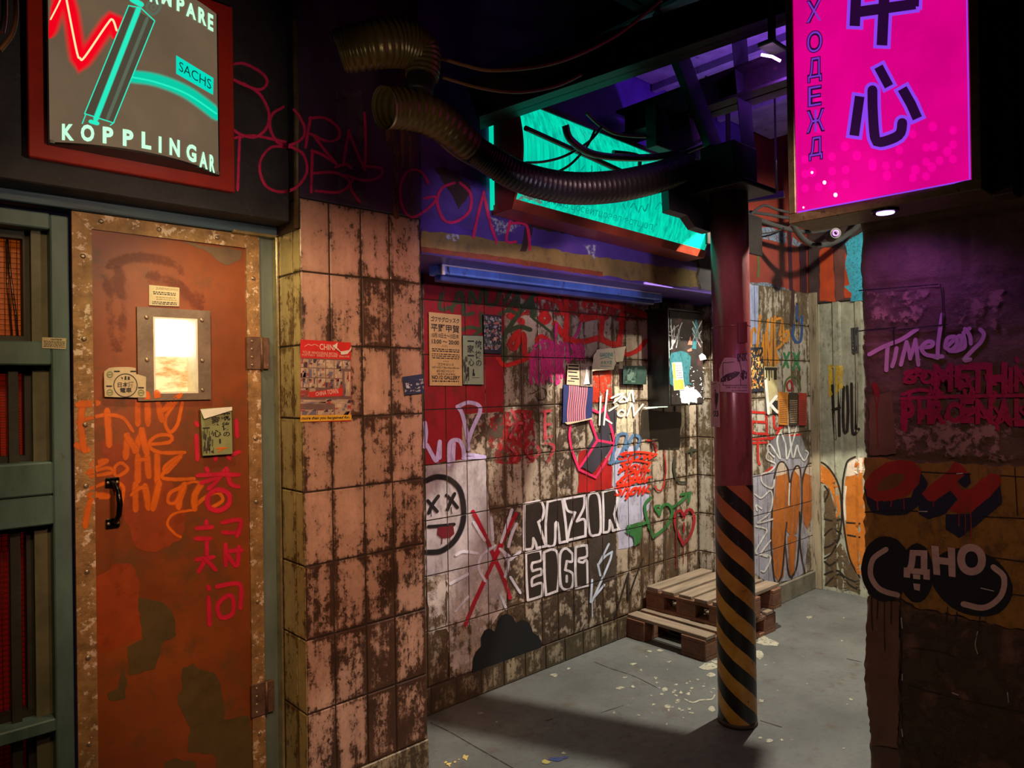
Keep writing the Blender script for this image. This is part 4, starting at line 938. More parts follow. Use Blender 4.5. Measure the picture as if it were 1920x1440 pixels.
# ------------------------------------------------------------------ frames for tracing marks from the photograph
z2 = Z(0, 380, 3.4286); z3 = Z(0, 740, 3.4286); z4 = Z(0, 1020, 3.4286); z5 = Z(400, 60, 3)
n1 = Z(780, 380, 3.4286); n2 = Z(780, 700, 3.4286); n3 = Z(780, 1020, 3.4286); n6 = Z(820, 520, 4.8); n9 = Z(790, 570, 8.47)
r4 = Z(1160, 360, 3); r5 = Z(1160, 760, 3); r6 = Z(1160, 1000, 3.2727); r8 = Z(1560, 400, 2.4); tt = Z(1600, 560, 4.8); bb = Z(1580, 820, 2.3235)
zz = Z(1400, 380, 4.5); c5 = Z(1320, 560, 4.8); pz = Z(550, 620, 7.385)
GN = ('X', TX0, TPX); GR = ('X', 4.659, .1335)
def graf(sf, parent, label, mat, strokes=(), patches=(), soft=.3, jit=1.2, name='graffiti', psoft=0.0):
    d = Deco(sf)
    for p in patches: d.patch(p, jit=jit, soft=psoft)
    for s in strokes: d.stroke(s[0], s[1], soft=(s[2] if len(s) > 2 else soft))
    return d.build(name, mat, parent, label)
def S(fr, w, *lines): return [(fr(*l), w) for l in lines]
def drips(fr, pts, w=2.2):
    return [(fr((x, y), (x+random.uniform(-2, 2), y+l*.5), (x+random.uniform(-3, 3), y+l)), w*random.uniform(.7, 1.2)) for x, y, l in pts]

# ------------------------------------------------------------------ floor marks
FD = Surf('z', 0.0, up=1, off=.0010)
CRACK = paint('floor_crack', (.03, .025, .02), .5, .9)
graf(FD, fl, 'dark crack lines', CRACK, S(n3, 2.0, ((95, 1150), (220, 1210), (340, 1280), (480, 1360), (640, 1450)))+S(n3, 1.4, ((1150, 760), (1250, 800), (1400, 850), (1560, 930)))+S(r6, 1.4, ((870, 1150), (1000, 1190)), ((1400, 770), (1490, 790)))+S(n3, 1.2, ((880, 1125), (830, 1140)), ((1190, 1085), (1330, 1040))), name='crack')
def blobs(fr, pts): 
    out = []
    for x, y, r, e in pts:
        k = random.randint(7, 10); out.append(fr(*[(x+r*e*math.cos(t*2*math.pi/k)*random.uniform(.6, 1.25), y+r*math.sin(t*2*math.pi/k)*random.uniform(.6, 1.25)) for t in range(k)]))
    return out
WSPL = paint('floor_white_paint', (.42, .40, .30), .45, .5, scale=40)
rd = random.Random(3); sp = []
for i in range(48): sp.append((rd.gauss(1700, 190), rd.gauss(980, 110), rd.uniform(3, 8), rd.uniform(1.2, 2.4)))
pts = [(1600, 935, 14, 1.8), (1620, 1045, 10, 2.2), (1900, 1060, 20, 1.6), (980, 800, 7, 2), (890, 845, 12, 2), (1395, 918, 8, 1.5), (1310, 930, 8, 2.5), (520, 1145, 6, 1.5), (410, 1090, 7, 3), (1500, 690, 6, 3), (1570, 685, 8, 3), (950, 1345, 8, 2), (850, 1185, 5, 1.3), (1400, 772, 6, 4), (1750, 965, 9, 1.6)]
graf(FD, fl, 'off-white dried paint splatters', WSPL, S(n3, 3.2, ((1730, 1000), (1780, 1020), (1830, 1005), (1900, 1000), (1920, 975)), ((1290, 930), (1310, 922), (1335, 925))), blobs(n3, pts+[p for p in sp if p[0] < 1925])+blobs(r6, [(925, 672, 26, 2.6), (880, 650, 18, 2), (865, 745, 26, 1.0), (560, 820, 22, 3.2), (570, 870, 16, 2), (590, 790, 12, 2), (930, 1275, 12, 1.9), (875, 1028, 8, 2.2), (1425, 1022, 9, 1.6), (1405, 1050, 6, 1), (1370, 660, 5, 1.6), (1155, 925, 6, 1.2), (975, 965, 6, 1.3), (1380, 1318, 5, 2), (1000, 1270, 6, 2), (1170, 515, 9, 2.5), (1380, 520, 5, 1), (870, 1255, 8, 2), (905, 810, 6, 2), (950, 795, 4, 3), (1065, 1270, 4, 1.5)]), name='paint_splatter')
graf(FD, fl, 'yellow paint drops', paint('floor_yellow', (.70, .52, .18), .1), (), blobs(n3, [(318, 1372, 16, 1.5), (276, 1388, 5, 1.6), (250, 1403, 7, 1.6), (214, 1414, 12, 1.5), (190, 1406, 6, 1.4), (215, 1428, 6, 1.5)]), name='paint_splatter')
graf(FD, fl, 'blue paint smear', paint('floor_blue', (.035, .055, .18), .5, scale=60), (), blobs(n3, [(910, 1385, 14, 4.5), (960, 1375, 8, 2)]), name='paint_splatter')
graf(FD, fl, 'dull yellow paint spot', paint('floor_olive', (.42, .36, .10), .2), (), blobs(n3, [(835, 1402, 14, 1.8)]), name='paint_splatter')

# ------------------------------------------------------------------ door paint
class DoorFace:
    """paint on the door: on the leaf, on the raised edging or on the window plate, whichever is hit"""
    fn = None; lev = (2.668, 2.658, 2.655)
    def __init__(s): s.off = .0008
    def layer(s, d=.00012): s.off += d; return s.off
    def reg(s, x, z): return 2 if px0 < x < px1 and pz0 < z < pz1 else 0 if xi < x < xr and z < zti else 1
    def at(s, x, y, off=0):
        p = P(x, y, 'y', 2.658); k = s.reg(p.x, p.z); p = P(x, y, 'y', s.lev[k]); return p+Vector((0, -off, 0))
    def split(s, v): return min(range(3), key=lambda k: abs(s.lev[k]-.0014-v.y))
DS = DoorFace()
DL = Surf('y', 2.668, off=.0004)
graf(DL, leaf, 'brighter red-orange repaint patches', paint('door_patch_red', (.30, .045, .004), .25), (), [z4((618, 210), (690, 170), (720, 130), (850, 130), (885, 190), (920, 600), (850, 615), (800, 650), (715, 690), (630, 700)), z3((650, 300), (850, 330), (1100, 560), (1200, 760), (1170, 930), (1000, 1010), (880, 990), (800, 800), (700, 560))], jit=2, name='paint_patch')
graf(DL, leaf, 'dull red smears', paint('door_smear_red', (.17, .028, .005), .8, scale=7, opac=.55), [(z2((720, 400), (860, 350), (1080, 380), (1210, 470), (1290, 600)), 30, .7), (z2((650, 470), (700, 620), (700, 820), (740, 900)), 42, .8), (z2((760, 470), (800, 700), (790, 850)), 40, .8), (z2((1000, 480), (1150, 520), (1260, 640)), 40, .8)], name='paint_patch')
graf(DL, leaf, 'olive and grey repaint patches', paint('door_patch_olive', (.10, .062, .016), .22), (), [z4((1170, 790), (1240, 770), (1270, 800), (1380, 830), (1420, 900), (1440, 1050), (1440, 1130), (1600, 1100), (1630, 1300), (1630, 1460), (1400, 1460), (1380, 1350), (1210, 1340), (1220, 1180), (1160, 1060), (1140, 1000), (1170, 930)), z4((1050, 1410), (1120, 1380), (1250, 1400), (1260, 1460), (1050, 1460)), z4((880, 350), (1050, 370), (1110, 430), (1130, 590), (1040, 640), (1000, 800), (830, 850), (820, 660), (920, 610)), z4((790, 800), (820, 900), (800, 990), (700, 1010), (680, 960), (760, 920))], jit=2.4, name='paint_patch')
graf(DL, leaf, 'grey smear in the top corner', paint('door_patch_grey', (.16, .095, .05), .2), (), [z2((1180, 255), (1380, 280), (1560, 305), (1545, 370), (1460, 400), (1390, 370), (1360, 325))], jit=2, name='paint_patch')
OSP = paint('spray_orange', (.80, .15, .006), .2, .4, opac=.85)
st = S(z3, 16, ((530, 65), (520, 200), (540, 345)), ((515, 62), (615, 55)), ((505, 330), (550, 350)), ((690, 115), (700, 310)), ((885, 60), (885, 175)), ((945, 10), (950, 175)), ((1010, 0), (1035, 150)), ((820, 275), (808, 390)), ((910, 240), (870, 350)), ((910, 240), (940, 365)), ((820, 275), (870, 350)), ((670, 430), (610, 445)), ((885, 405), (885, 540)), ((945, 410), (955, 510)), ((1010, 405), (1010, 545)), ((605, 650), (570, 720), (550, 830)), ((590, 648), (680, 652)), ((870, 590), (870, 725)), ((935, 600), (950, 715)), ((1020, 580), (985, 720)), ((1180, 590), (1160, 650), (1150, 710)), ((1290, 580), (1250, 650), (1250, 720)), ((1140, 20), (1060, 90)))
st += S(z3, 9, ((505, 175), (600, 145), (690, 130), (790, 150), (850, 230)), ((1160, 5), (1120, 60), (1060, 160), (1090, 240), (1140, 190), (1170, 60)), ((950, 320), (1090, 305), (1095, 262), (1010, 265), (955, 320), (1020, 370), (1180, 372)), ((670, 440), (560, 505), (690, 470), (720, 500), (590, 525)), ((780, 440), (735, 470), (750, 525), (820, 480), (780, 440)), ((885, 420), (945, 415)), ((1160, 390), (1060, 460), (1070, 500), (1165, 395), (1040, 520), (1120, 545), (1240, 540)), ((590, 600), (700, 565), (790, 590), (780, 700)), ((850, 640), (900, 600), (935, 600)), ((1180, 590), (1095, 630), (1080, 690), (1130, 690), (1180, 600)), ((1250, 720), (1320, 660), (1400, 630), (1430, 680), (1350, 730)))
st += S(z3, 7, ((1250, 740), (1120, 765), (1075, 830), (1120, 890), (1155, 912)), ((1160, 590), (1240, 560), (1300, 570)))
graf(DS, leaf, 'orange sprayed handwriting', OSP, [(a, b*1.2, .62) for a, b in st])
PKD = paint('spray_pink_door', (.62, .012, .045), .16, .4)
st = S(z3, 11, ((1265, 188), (1266, 190)), ((1262, 270), (1268, 410)), ((1518, 175), (1525, 260)), ((1470, 400), (1472, 404)), ((1385, 395), (1385, 408)), ((1530, 370), (1505, 380)), ((1330, 480), (1332, 484)), ((1275, 520), (1400, 512), (1530, 515)), ((1450, 480), (1390, 560), (1345, 600)), ((1300, 565), (1380, 540)), ((1460, 490), (1480, 570), (1525, 590)), ((1325, 820), (1325, 824)), ((1270, 858), (1355, 852)), ((1265, 925), (1345, 925)), ((1330, 930), (1328, 1040)), ((1270, 1060), (1365, 1045)), ((1330, 1045), (1280, 1130)), ((1325, 1060), (1380, 1120)), ((1435, 820), (1545, 808), (1525, 900)), ((1440, 885), (1530, 888)), ((1450, 970), (1450, 1090)), ((1535, 985), (1520, 1100), (1465, 1035)), ((1480, 1005), (1545, 1000)), ((1340, 1240), (1341, 1243)), ((1340, 1310), (1346, 1470)), ((1400, 1232), (1540, 1220), (1545, 1365)), ((1470, 1290), (1400, 1350), (1420, 1430), (1490, 1410), (1500, 1320), (1470, 1290)))
st += S(z3, 12, ((1400, 610), (1340, 650), (1340, 720), (1400, 745), (1465, 710), (1470, 640), (1400, 610)))
graf(DS, leaf, 'pink sprayed characters', PKD, [(a, b*1.1, .55) for a, b in st])

# ------------------------------------------------------------------ BORN TO BE GONE over the dark wall, the pillar and the header
class Compo:
    """writing that runs over the upper wall and on to the pillar: each point lies on the surface it hits"""
    fn = None
    def __init__(s): s.off = .0012
    def layer(s, d=.0002): s.off += d; return s.off
    def at(s, x, y, off=0):
        p = P(x, y, 'y', 2.53)
        if p.x < 1.219: return p+Vector((0, -off, 0))
        q = P(x, y, 'y', 2.448); return q+Vector((0, -off, 0))
    def split(s, v): return v.y > 2.49
BS = Compo()
BPK = paint('spray_crimson', (.85, .03, .14), .28, .4, opac=.85)
st = S(z5, 8, ((100, 185), (170, 178), (270, 230), (302, 285), (260, 325), (180, 300), (100, 262)), ((170, 292), (260, 350), (310, 450), (298, 540), (235, 592), (160, 580), (104, 545)), ((110, 598), (230, 585), (400, 618)), ((390, 425), (330, 465), (318, 540), (360, 620), (430, 636), (498, 600), (512, 540), (480, 470), (455, 440)), ((545, 485), (532, 560), (518, 645)), ((545, 485), (630, 485), (700, 540), (705, 595), (640, 615), (550, 575)), ((570, 590), (630, 670), (690, 742)), ((730, 750), (745, 650), (760, 558)), ((760, 558), (800, 660), (850, 772)), ((850, 772), (856, 640), (850, 460)), ((148, 580), (142, 720), (136, 885)), ((430, 648), (320, 652), (260, 745), (290, 860), (380, 900), (470, 870), (525, 785), (505, 690), (440, 648)), ((556, 670), (552, 790), (550, 897)), ((556, 670), (610, 690), (690, 742)), ((560, 795), (690, 793), (765, 845), (710, 900), (580, 895)), ((690, 760), (740, 742), (775, 765)), ((740, 805), (850, 835), (935, 815), (945, 770), (860, 755)), ((785, 825), (772, 880), (820, 952)))
st += S(z5, 8, ((1205, 845), (1165, 785), (1095, 785), (1052, 870), (1062, 980), (1120, 1042), (1215, 985), (1252, 930), (1188, 935)), ((1350, 850), (1285, 880), (1258, 960), (1300, 1060), (1370, 1064), (1440, 1005), (1445, 910), (1390, 850)), ((1462, 1150), (1490, 1020), (1520, 905)), ((1520, 905), (1550, 1050), (1592, 1182)), ((1668, 1070), (1648, 1175), (1695, 1180)), ((1680, 1075), (1760, 1090), (1780, 1220)))
graf(BS, WPT, 'thin crimson sprayed words BORN TO BE GONE', BPK, [(a, b, .55) for a, b in st])

# header paint
HS = Surf('y', 2.45, off=.0006)
graf(HS, WH, 'gold worn band along the bottom', paint('header_gold', (.25, .17, .055), .3, .5, scale=16), (), [[(790, 432), (900, 445), (1000, 462), (1130, 483), (1240, 499), (1311, 509), (1322, 540), (1240, 533), (1130, 518), (1000, 498), (900, 484), (790, 470)]], jit=2.2, name='paint_band')
graf(HS, WH, 'rust-red lower lip', paint('header_lip', (.22, .045, .02), .35, .5), (), [[(790, 463), (900, 476), (1000, 490), (1130, 510), (1130, 519), (1000, 500), (900, 486), (790, 472)]], jit=.8, name='paint_band')
graf(HS, WH, 'brown weathered areas under the teal sign', paint('header_brown', (.055, .03, .025), .35, .5, scale=10), (), [[(940, 395), (1010, 410), (1100, 430), (1200, 455), (1305, 480), (1305, 492), (1200, 468), (1100, 446), (1000, 428), (985, 470), (975, 470), (985, 425), (940, 405)], z5((1330, 760), (1430, 830), (1450, 900), (1380, 1000), (1330, 900), (1240, 760))], jit=2, name='paint_patch')
graf(HS, WH, 'pale scuffed patches', paint('header_scuff', (.42, .42, .52), .75, .4, scale=45), (), [z5((1540, 1030), (1760, 1090), (1700, 1130), (1600, 1150), (1560, 1110)), n1((1060, 270), (1165, 250), (1160, 385), (1100, 340)), n1((170, 200), (300, 190), (280, 260), (160, 250))], jit=2, name='paint_patch', psoft=.4)
graf(HS, WH, 'brighter violet repaint', paint('header_violet', (.10, .05, .34), .3, .35, scale=8), (), [z5((1160, 1020), (1230, 1050), (1460, 1120), (1470, 1150), (1160, 1105)), z5((1200, 680), (1480, 760), (1560, 940), (1500, 900), (1340, 790))], jit=2, name='paint_patch')
graf(HS, WH, 'grey plaster beyond the crack, darkened against the lamp light', paint('header_dimmed_plaster', (.075, .070, .075), .1, .7), (), [n1((1805, 330), (2080, 380), (2080, 600), (1825, 556), (1808, 470))], jit=1.5, name='paint_patch')  # grey end coloured extra dark to offset the close passage spot
graf(HS, WH, 'dark crack at the right end', CRACK, S(n1, 6, ((1800, 340), (1815, 420), (1805, 480), (1825, 550))), name='crack')
graf(HS, WH, 'small green flakes', paint('green_flake', (.05, .30, .24), .5), S(n1, 2.6, ((890, 130), (960, 155)), ((1015, 165), (1075, 185)), ((1200, 210), (1270, 235)), ((1320, 245), (1460, 280)), ((1490, 285), (1570, 305))), name='paint_flakes')
# pillar top drips and the pale ledge line
PTS = Surf('y', 2.448, off=.0006)
graf(PTS, WPT, 'brown drips and worn edge', paint('pillar_brown', (.20, .095, .025), .5, .5, drip=True), [(z5((1010, 540), (1030, 700), (1020, 900), (1030, 1030)), 16, .5), (z5((1105, 600), (1110, 800), (1118, 1040)), 9, .5), (z5((980, 560), (990, 640)), 14, .5), (z5((1060, 560), (1065, 750)), 10, .5)], name='paint_drips')
graf(PTS, WPT, 'faded lilac column of paint', paint('pillar_lilac', (.10, .075, .10), .5, .5, scale=10), (), [z5((690, 330), (830, 330), (860, 700), (870, 980), (700, 920))], jit=2, name='paint_patch')

# ------------------------------------------------------------------ niche wall paint
ns = lambda *a, **k: graf(NICHE, WN, *a, **k)
RED = paint('niche_red', (.30, .013, .022), .14, .4, GN, scale=16); REDW = paint('niche_red_worn', (.34, .014, .018), .75, .4, GN, scale=14)
ns('solid red repainted tiles', RED, (), [[(794, 498), (850, 506), (942, 520), (945, 560), (946, 700), (943, 772), (912, 774), (870, 776), (866, 800), (869, 861), (797, 872)]], jit=1.0, name='paint_patch')
ns('worn red paint along the top', REDW, (), [[(942, 520), (1040, 540), (1210, 565), (1210, 600), (1130, 600), (1010, 585), (942, 600)], [(940, 770), (1000, 770), (1000, 870), (930, 868), (900, 800)]], jit=3, name='paint_patch')
WHT = paint('niche_white', (.47, .42, .44), .25, .4, GN, scale=14)
ns('greyish white repainted tiles', WHT, (), [n2((60, 592), (180, 575), (300, 556), (448, 550), (450, 700), (470, 860), (500, 1100), (560, 1200), (560, 1440), (200, 1600), (205, 1290), (60, 1310))], jit=1.5, name='paint_patch')
ns('white paint in patches further down', paint('niche_white_worn', (.60, .52, .48), .72, .4, GN, scale=12), (), [n3((200, 200), (580, 100), (590, 400), (480, 520), (420, 640), (350, 860), (230, 900), (200, 640)), n3((75, 220), (190, 200), (190, 540), (75, 590))], jit=3, name='paint_patch')
LAV = paint('niche_lavender', (.50, .48, .62), .3, .4, GN, scale=18)
ns('lavender repainted tiles', LAV, (), [n2((1275, 480), (1440, 470), (1440, 560), (1500, 780), (1495, 860), (1440, 960), (1440, 1060), (1420, 1100), (1300, 1130), (1295, 800), (1260, 720))], jit=2, name='paint_patch')
ns('lit strip beside the cabinet, its light painted in cream', paint('niche_lit_cream', (.66, .56, .38), .45, .4, GN), (), [n1((1270, 1180), (1395, 1170), (1395, 1330), (1390, 1440), (1285, 1440))]+[n2((1285, 200), (1395, 190), (1395, 380), (1285, 390))], jit=1, name='paint_patch')  # light on these tiles is put into cream patches
ns('red painted block', paint('niche_red_block', (.42, .015, .015), .2, .4, GN), (), [n2((1045, 500), (1150, 480), (1240, 560), (1262, 600), (1260, 740), (1040, 772))], jit=1, name='paint_patch')
ns('rust red worn square', paint('niche_rust', (.50, .035, .012), .55, .4, GN, scale=40), (), [n6((1380, 845), (1565, 840), (1570, 1110), (1390, 1140))], jit=1, name='paint_patch')
ns('dark brown grime patches', paint('niche_grime', (.06, .036, .019), .95, .6, GN, scale=15), (), [n2((930, 310), (1120, 300), (1040, 480), (1000, 740), (920, 740), (880, 600)), n2((330, 260), (560, 250), (570, 560), (460, 560), (330, 470)), n2((560, 870), (690, 840), (690, 1440), (600, 1440)), n3((590, 330), (700, 390), (1290, 220), (1300, 480), (800, 680), (600, 420))], jit=3, name='paint_patch')
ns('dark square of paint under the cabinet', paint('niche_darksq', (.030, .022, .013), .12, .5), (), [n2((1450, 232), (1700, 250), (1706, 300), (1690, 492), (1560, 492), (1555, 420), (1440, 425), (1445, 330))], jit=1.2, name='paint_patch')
# writing on the niche wall
RSP = paint('niche_spray_red', (.62, .022, .020), .3, .4, GN)
st = S(n6, 13, ((870, 205), (960, 175), (1080, 220), (1130, 320)), ((1160, 165), (1165, 350), (1150, 560)), ((1060, 420), (1160, 540), (1290, 580), (1450, 545)), ((965, 330), (925, 365), (965, 405), (1005, 370), (965, 330)), ((750, 325), (650, 345), (760, 400), (700, 520), (650, 590), (690, 640), (770, 510), (790, 700), (870, 690)), ((1310, 350), (1300, 380), (1470, 365), (1475, 540), (1610, 608), (1650, 500), (1660, 330)), ((1320, 250), (1340, 205), (1500, 225), (1870, 340)))
st += S(n6, 10, ((545, 730), (600, 790), (700, 770), (795, 738)), ((1665, 640), (1700, 695), (1800, 655), (1870, 575)), ((895, 565), (940, 530), (1060, 620)), ((1450, 560), (1560, 590), (1640, 600)))
ns('red sprayed loops across the top of the tiles', RSP, [(a, b, .3) for a, b in st])
GSP = paint('niche_spray_green', (.045, .075, .030), .22, .45, GN)
st = S(n6, 8, ((35, 150), (22, 285), (115, 270)), ((130, 300), (200, 130), (245, 290)), ((150, 230), (235, 225)), ((290, 240), (300, 130), (365, 240), (395, 120)), ((440, 120), (440, 235), (520, 240), (560, 130)), ((600, 230), (690, 95), (740, 280)), ((640, 100), (760, 95), (640, 270)), ((390, 330), (398, 480)), ((230, 250), (235, 330), (315, 325)), ((220, 470), (300, 450), (375, 475), (335, 520)), ((610, 640), (600, 740), (620, 730)), ((690, 240), (850, 285), (845, 345)), ((830, 210), (850, 350)), ((560, 330), (640, 300), (720, 330)))
st += S(n6, 10, ((600, 740), (590, 560), (680, 400), (820, 215), (870, 150)), ((640, 480), (740, 445), (830, 470)), ((850, 215), (870, 340)))
st += S(n6, 5, ((860, 370), (940, 430), (1040, 510)))
ns('dark green sprayed tag', GSP, [(a, b, .25) for a, b in st])
MSP = paint('niche_spray_magenta', (.58, .035, .19), .35, .4, GN)
rd = random.Random(11); st = []
for x0, x1, ya, yb, n in ((840, 1000, 640, 960, 9), (930, 1110, 560, 720, 9), (1060, 1180, 620, 960, 7), (1130, 1330, 600, 740, 9), (960, 1040, 720, 900, 4)):
    for k in range(n):
        x = x0+(x1-x0)*k/n+rd.uniform(-12, 12); h = rd.uniform(.55, 1); y = ya+(yb-ya)*rd.uniform(0, 1-h); st.append((n6((x, y), (x+rd.uniform(-25, 25), y+(yb-ya)*h*.5), (x+rd.uniform(-30, 40), y+(yb-ya)*h)), rd.uniform(4.5, 8)))
st += S(n6, 7, ((1070, 425), (1062, 480), (1060, 540)), ((1285, 425), (1262, 490), (1235, 540)), ((870, 620), (950, 575), (1040, 590), (1100, 640), (1040, 690)))
ns('magenta scribbled letters', MSP, [(a, b, .4) for a, b in st])
ns('small black marker marks', paint('niche_marker', (.03, .02, .02), .2, .5), S(n6, 1.8, ((940, 995), (975, 1020), (975, 1075), (930, 1105), (890, 1080)), ((840, 1050), (900, 1020)), ((1000, 900), (1010, 960), (990, 930)), ((1020, 900), (1025, 960), (1010, 980))))
LIL = paint('niche_spray_lilac', (.56, .48, .80), .08, .35, GN)
st = S(n2, 8.5, ((265, 215), (330, 188), (398, 205), (408, 250), (370, 335), (335, 430), (333, 485)), ((265, 215), (290, 250), (310, 320), (330, 420)), ((55, 320), (62, 385), (52, 470)), ((68, 460), (100, 520), (130, 560), (150, 440)), ((150, 440), (150, 540)), ((210, 585), (215, 450), (270, 430), (300, 480), (305, 540)), ((235, 560), (240, 450)))
st += S(n2, 6, ((305, 540), (330, 520), (440, 535)), ((300, 545), (440, 540)))
ns('lilac sprayed word with a question mark', LIL, [(a, b, .2) for a, b in st])
BLK = paint('niche_spray_black', (.012, .010, .012), .08, .4, GN)
ns('black face outline with crossed eyes', BLK, [(n2((62, 690), (130, 665), (210, 680), (280, 750), (305, 880), (290, 990), (240, 1080), (160, 1140), (66, 1150)), 14, .55)]+S(n2, 7.5, ((195, 785), (230, 820), (262, 860)), ((245, 775), (220, 825), (200, 875)), ((75, 820), (100, 850), (132, 885)), ((140, 790), (105, 840), (80, 895)), ((80, 985), (150, 980), (240, 970)))+drips(n2, [(200, 870, 50), (225, 860, 40), (95, 880, 40)], 1.6))
ns('dark red tongue', paint('niche_tongue', (.14, .012, .018), .1, .4, GN), drips(n2, [(165, 1050, 45), (215, 1040, 40)], 2), [n2((140, 990), (235, 975), (242, 1030), (215, 1058), (160, 1060), (135, 1035))], jit=.6)
CRIM = paint('niche_spray_crimson', (.42, .01, .03), .1, .35, GN)
ns('big red sprayed cross', CRIM, [(n2((365, 890), (440, 1040), (500, 1180), (560, 1320), (600, 1440)), 9, .3), (n3((545, 10), (490, 120), (430, 250), (370, 380), (315, 515)), 9, .3), (n2((640, 905), (560, 1060), (500, 1180)), 9, .5)]+drips(n3, [(315, 500, 40)], 2))
WSP = paint('niche_spray_white', (.66, .64, .74), .14, .4, GN)
ns('white sprayed rays behind the red cross', WSP, S(n2, 8, ((370, 960), (410, 1030), (435, 1070)), ((480, 930), (490, 1065)), ((612, 880), (575, 990), (545, 1080)), ((640, 970), (610, 1040), (592, 1110)), ((385, 1155), (300, 1145), (258, 1165)), ((540, 1130), (600, 1180)), ((605, 1195), (660, 1150)), ((220, 1350), (330, 1290)))+S(n3, 7, ((605, 215), (640, 270), (665, 310)), ((540, 330), (575, 410)), ((250, 430), (330, 340)))+[(n2((500, 1110), (420, 1170), (400, 1250), (440, 1330)), 9, .7), (n2((560, 1150), (590, 1220), (570, 1300)), 9, .7)], soft=.5)
# block lettering
BB = paint('niche_block_black', (.030, .022, .018), .22, .4, GN, scale=18)
ns('black fill of the block letters', BB, (), [n2((690, 835), (800, 820), (830, 830), (935, 800), (1080, 782), (1130, 760), (1275, 745), (1290, 800), (1290, 900), (1300, 1000), (1190, 1030), (1090, 1050), (830, 1110), (695, 1140)), n3((700, 55), (790, 38), (890, 30), (1090, 5), (1100, 265), (1000, 292), (800, 335), (705, 362))], jit=.8)
ns('brown fill behind the arrow', paint('niche_block_brown', (.06, .045, .035), .35, .4, GN, scale=18), (), [n2((1100, 1060), (1280, 1020), (1285, 1310), (1110, 1370))], jit=1)
WLT = paint('niche_letter_white', (.74, .68, .70), .05, .35, GN)
L = S(n2, 5.2, ((692, 1130), (690, 980), (692, 838)), ((692, 838), (745, 828), (795, 822), (818, 870), (808, 930), (782, 955)), ((782, 955), (805, 1030), (830, 1108)), ((692, 1132), (742, 1122), (750, 1060)), ((750, 1060), (765, 1090), (772, 1122)), ((772, 1122), (830, 1110)),
      ((832, 1108), (830, 960), (842, 825)), ((842, 825), (890, 812), (935, 805)), ((935, 805), (955, 940), (968, 1080)), ((838, 1108), (885, 1098), (892, 965)), ((892, 965), (905, 960), (920, 1088)), ((920, 1088), (968, 1078)),
      ((948, 808), (1010, 795), (1078, 785)), ((1078, 785), (1075, 860), (1030, 950)), ((1030, 950), (1080, 942), (1085, 1045)), ((1085, 1045), (970, 1072)), ((970, 1072), (985, 990), (1018, 895)), ((1018, 895), (970, 880), (948, 808)),
      ((1130, 768), (1100, 800), (1098, 910), (1115, 1030), (1150, 1040), (1180, 1020), (1182, 900), (1168, 785), (1130, 768)),
      ((1195, 762), (1200, 900), (1198, 1020)), ((1195, 762), (1240, 750), (1278, 748), (1290, 810), (1270, 905)), ((1270, 905), (1285, 960), (1302, 1000)), ((1198, 1022), (1235, 1012), (1242, 945)), ((1242, 945), (1255, 975), (1262, 1010)), ((1262, 1010), (1302, 1000)))
L += S(n3, 5.2, ((702, 60), (705, 200), (715, 360)), ((702, 60), (745, 48), (795, 40)), ((795, 40), (802, 100), (745, 120)), ((745, 120), (738, 145), (745, 172)), ((745, 172), (800, 160), (802, 195)), ((802, 195), (745, 220), (742, 268)), ((742, 268), (805, 252), (805, 332)), ((805, 332), (760, 348), (715, 360)),
       ((820, 52), (822, 200), (832, 328)), ((820, 52), (870, 34), (905, 60), (915, 180), (905, 300)), ((832, 328), (905, 300)),
       ((1002, 62), (960, 28), (925, 60), (920, 180), (932, 275), (975, 292), (1002, 265), (1002, 190), (955, 165)), ((1002, 62), (1000, 110), (965, 110)), ((965, 110), (955, 165)), ((965, 205), (965, 240)),
       ((1022, 20), (1020, 150), (1024, 280)), ((1022, 20), (1060, 10), (1092, 8)), ((1092, 8), (1095, 75), (1045, 92)), ((1045, 92), (1042, 112), (1070, 118)), ((1070, 118), (1095, 110), (1100, 265)), ((1100, 265), (1024, 282)))
ns('white outlines of the words RAZOR EDGE', WLT, [(a, b, .2) for a, b in L])
ns('pale blue zigzag arrow', paint('niche_iceblue', (.58, .64, .78), .1, .35, GN), S(n3, 4.6, ((1235, 0), (1200, 70), (1168, 130)), ((1168, 130), (1210, 80), (1255, 50)), ((1255, 50), (1240, 110), (1180, 250), (1125, 370)), ((1128, 230), (1118, 370)), ((1118, 370), (1205, 262)), ((1165, 130), (1180, 200)))+drips(n3, [(1128, 380, 85)], 2))
ns('black cloud with drips', paint('niche_cloud', (.006, .006, .007), .03, .5), drips(n3, [(358, 800, 160), (372, 800, 160), (470, 770, 140), (600, 740, 100), (440, 790, 40), (540, 760, 50), (205, 720, 130)], 1.8), [n3(*p) for p in [[(355, 830), (358, 740), (380, 690), (415, 655), (414, 600), (432, 555), (462, 540), (500, 560), (512, 530), (520, 490), (545, 460), (582, 445), (618, 462), (638, 505), (660, 492), (692, 486), (722, 505), (738, 545), (745, 570), (785, 590), (805, 640), (795, 680), (760, 708), (640, 738), (500, 775), (430, 800)]]], jit=.7)
ns('thin black zigzag near the pallets', paint('niche_thinblack', (.02, .016, .012), .15, .5, GN), S(n3, 3.6, ((1255, 545), (1300, 380), (1360, 185)), ((1360, 185), (1355, 270), (1360, 360)), ((1360, 360), (1400, 230), (1455, 90))))
ns('dark shape in the pink hexagon', paint('niche_hexdark', (.05, .045, .06), .1, .4, GN), (), [n2((1150, 385), (1235, 378), (1255, 470), (1200, 560), (1130, 640), (1060, 600), (1090, 500)), n2((1195, 250), (1285, 230), (1280, 385), (1175, 390))], jit=1)
HPK = paint('niche_hotpink', (.80, .035, .13), .12, .35, GN)
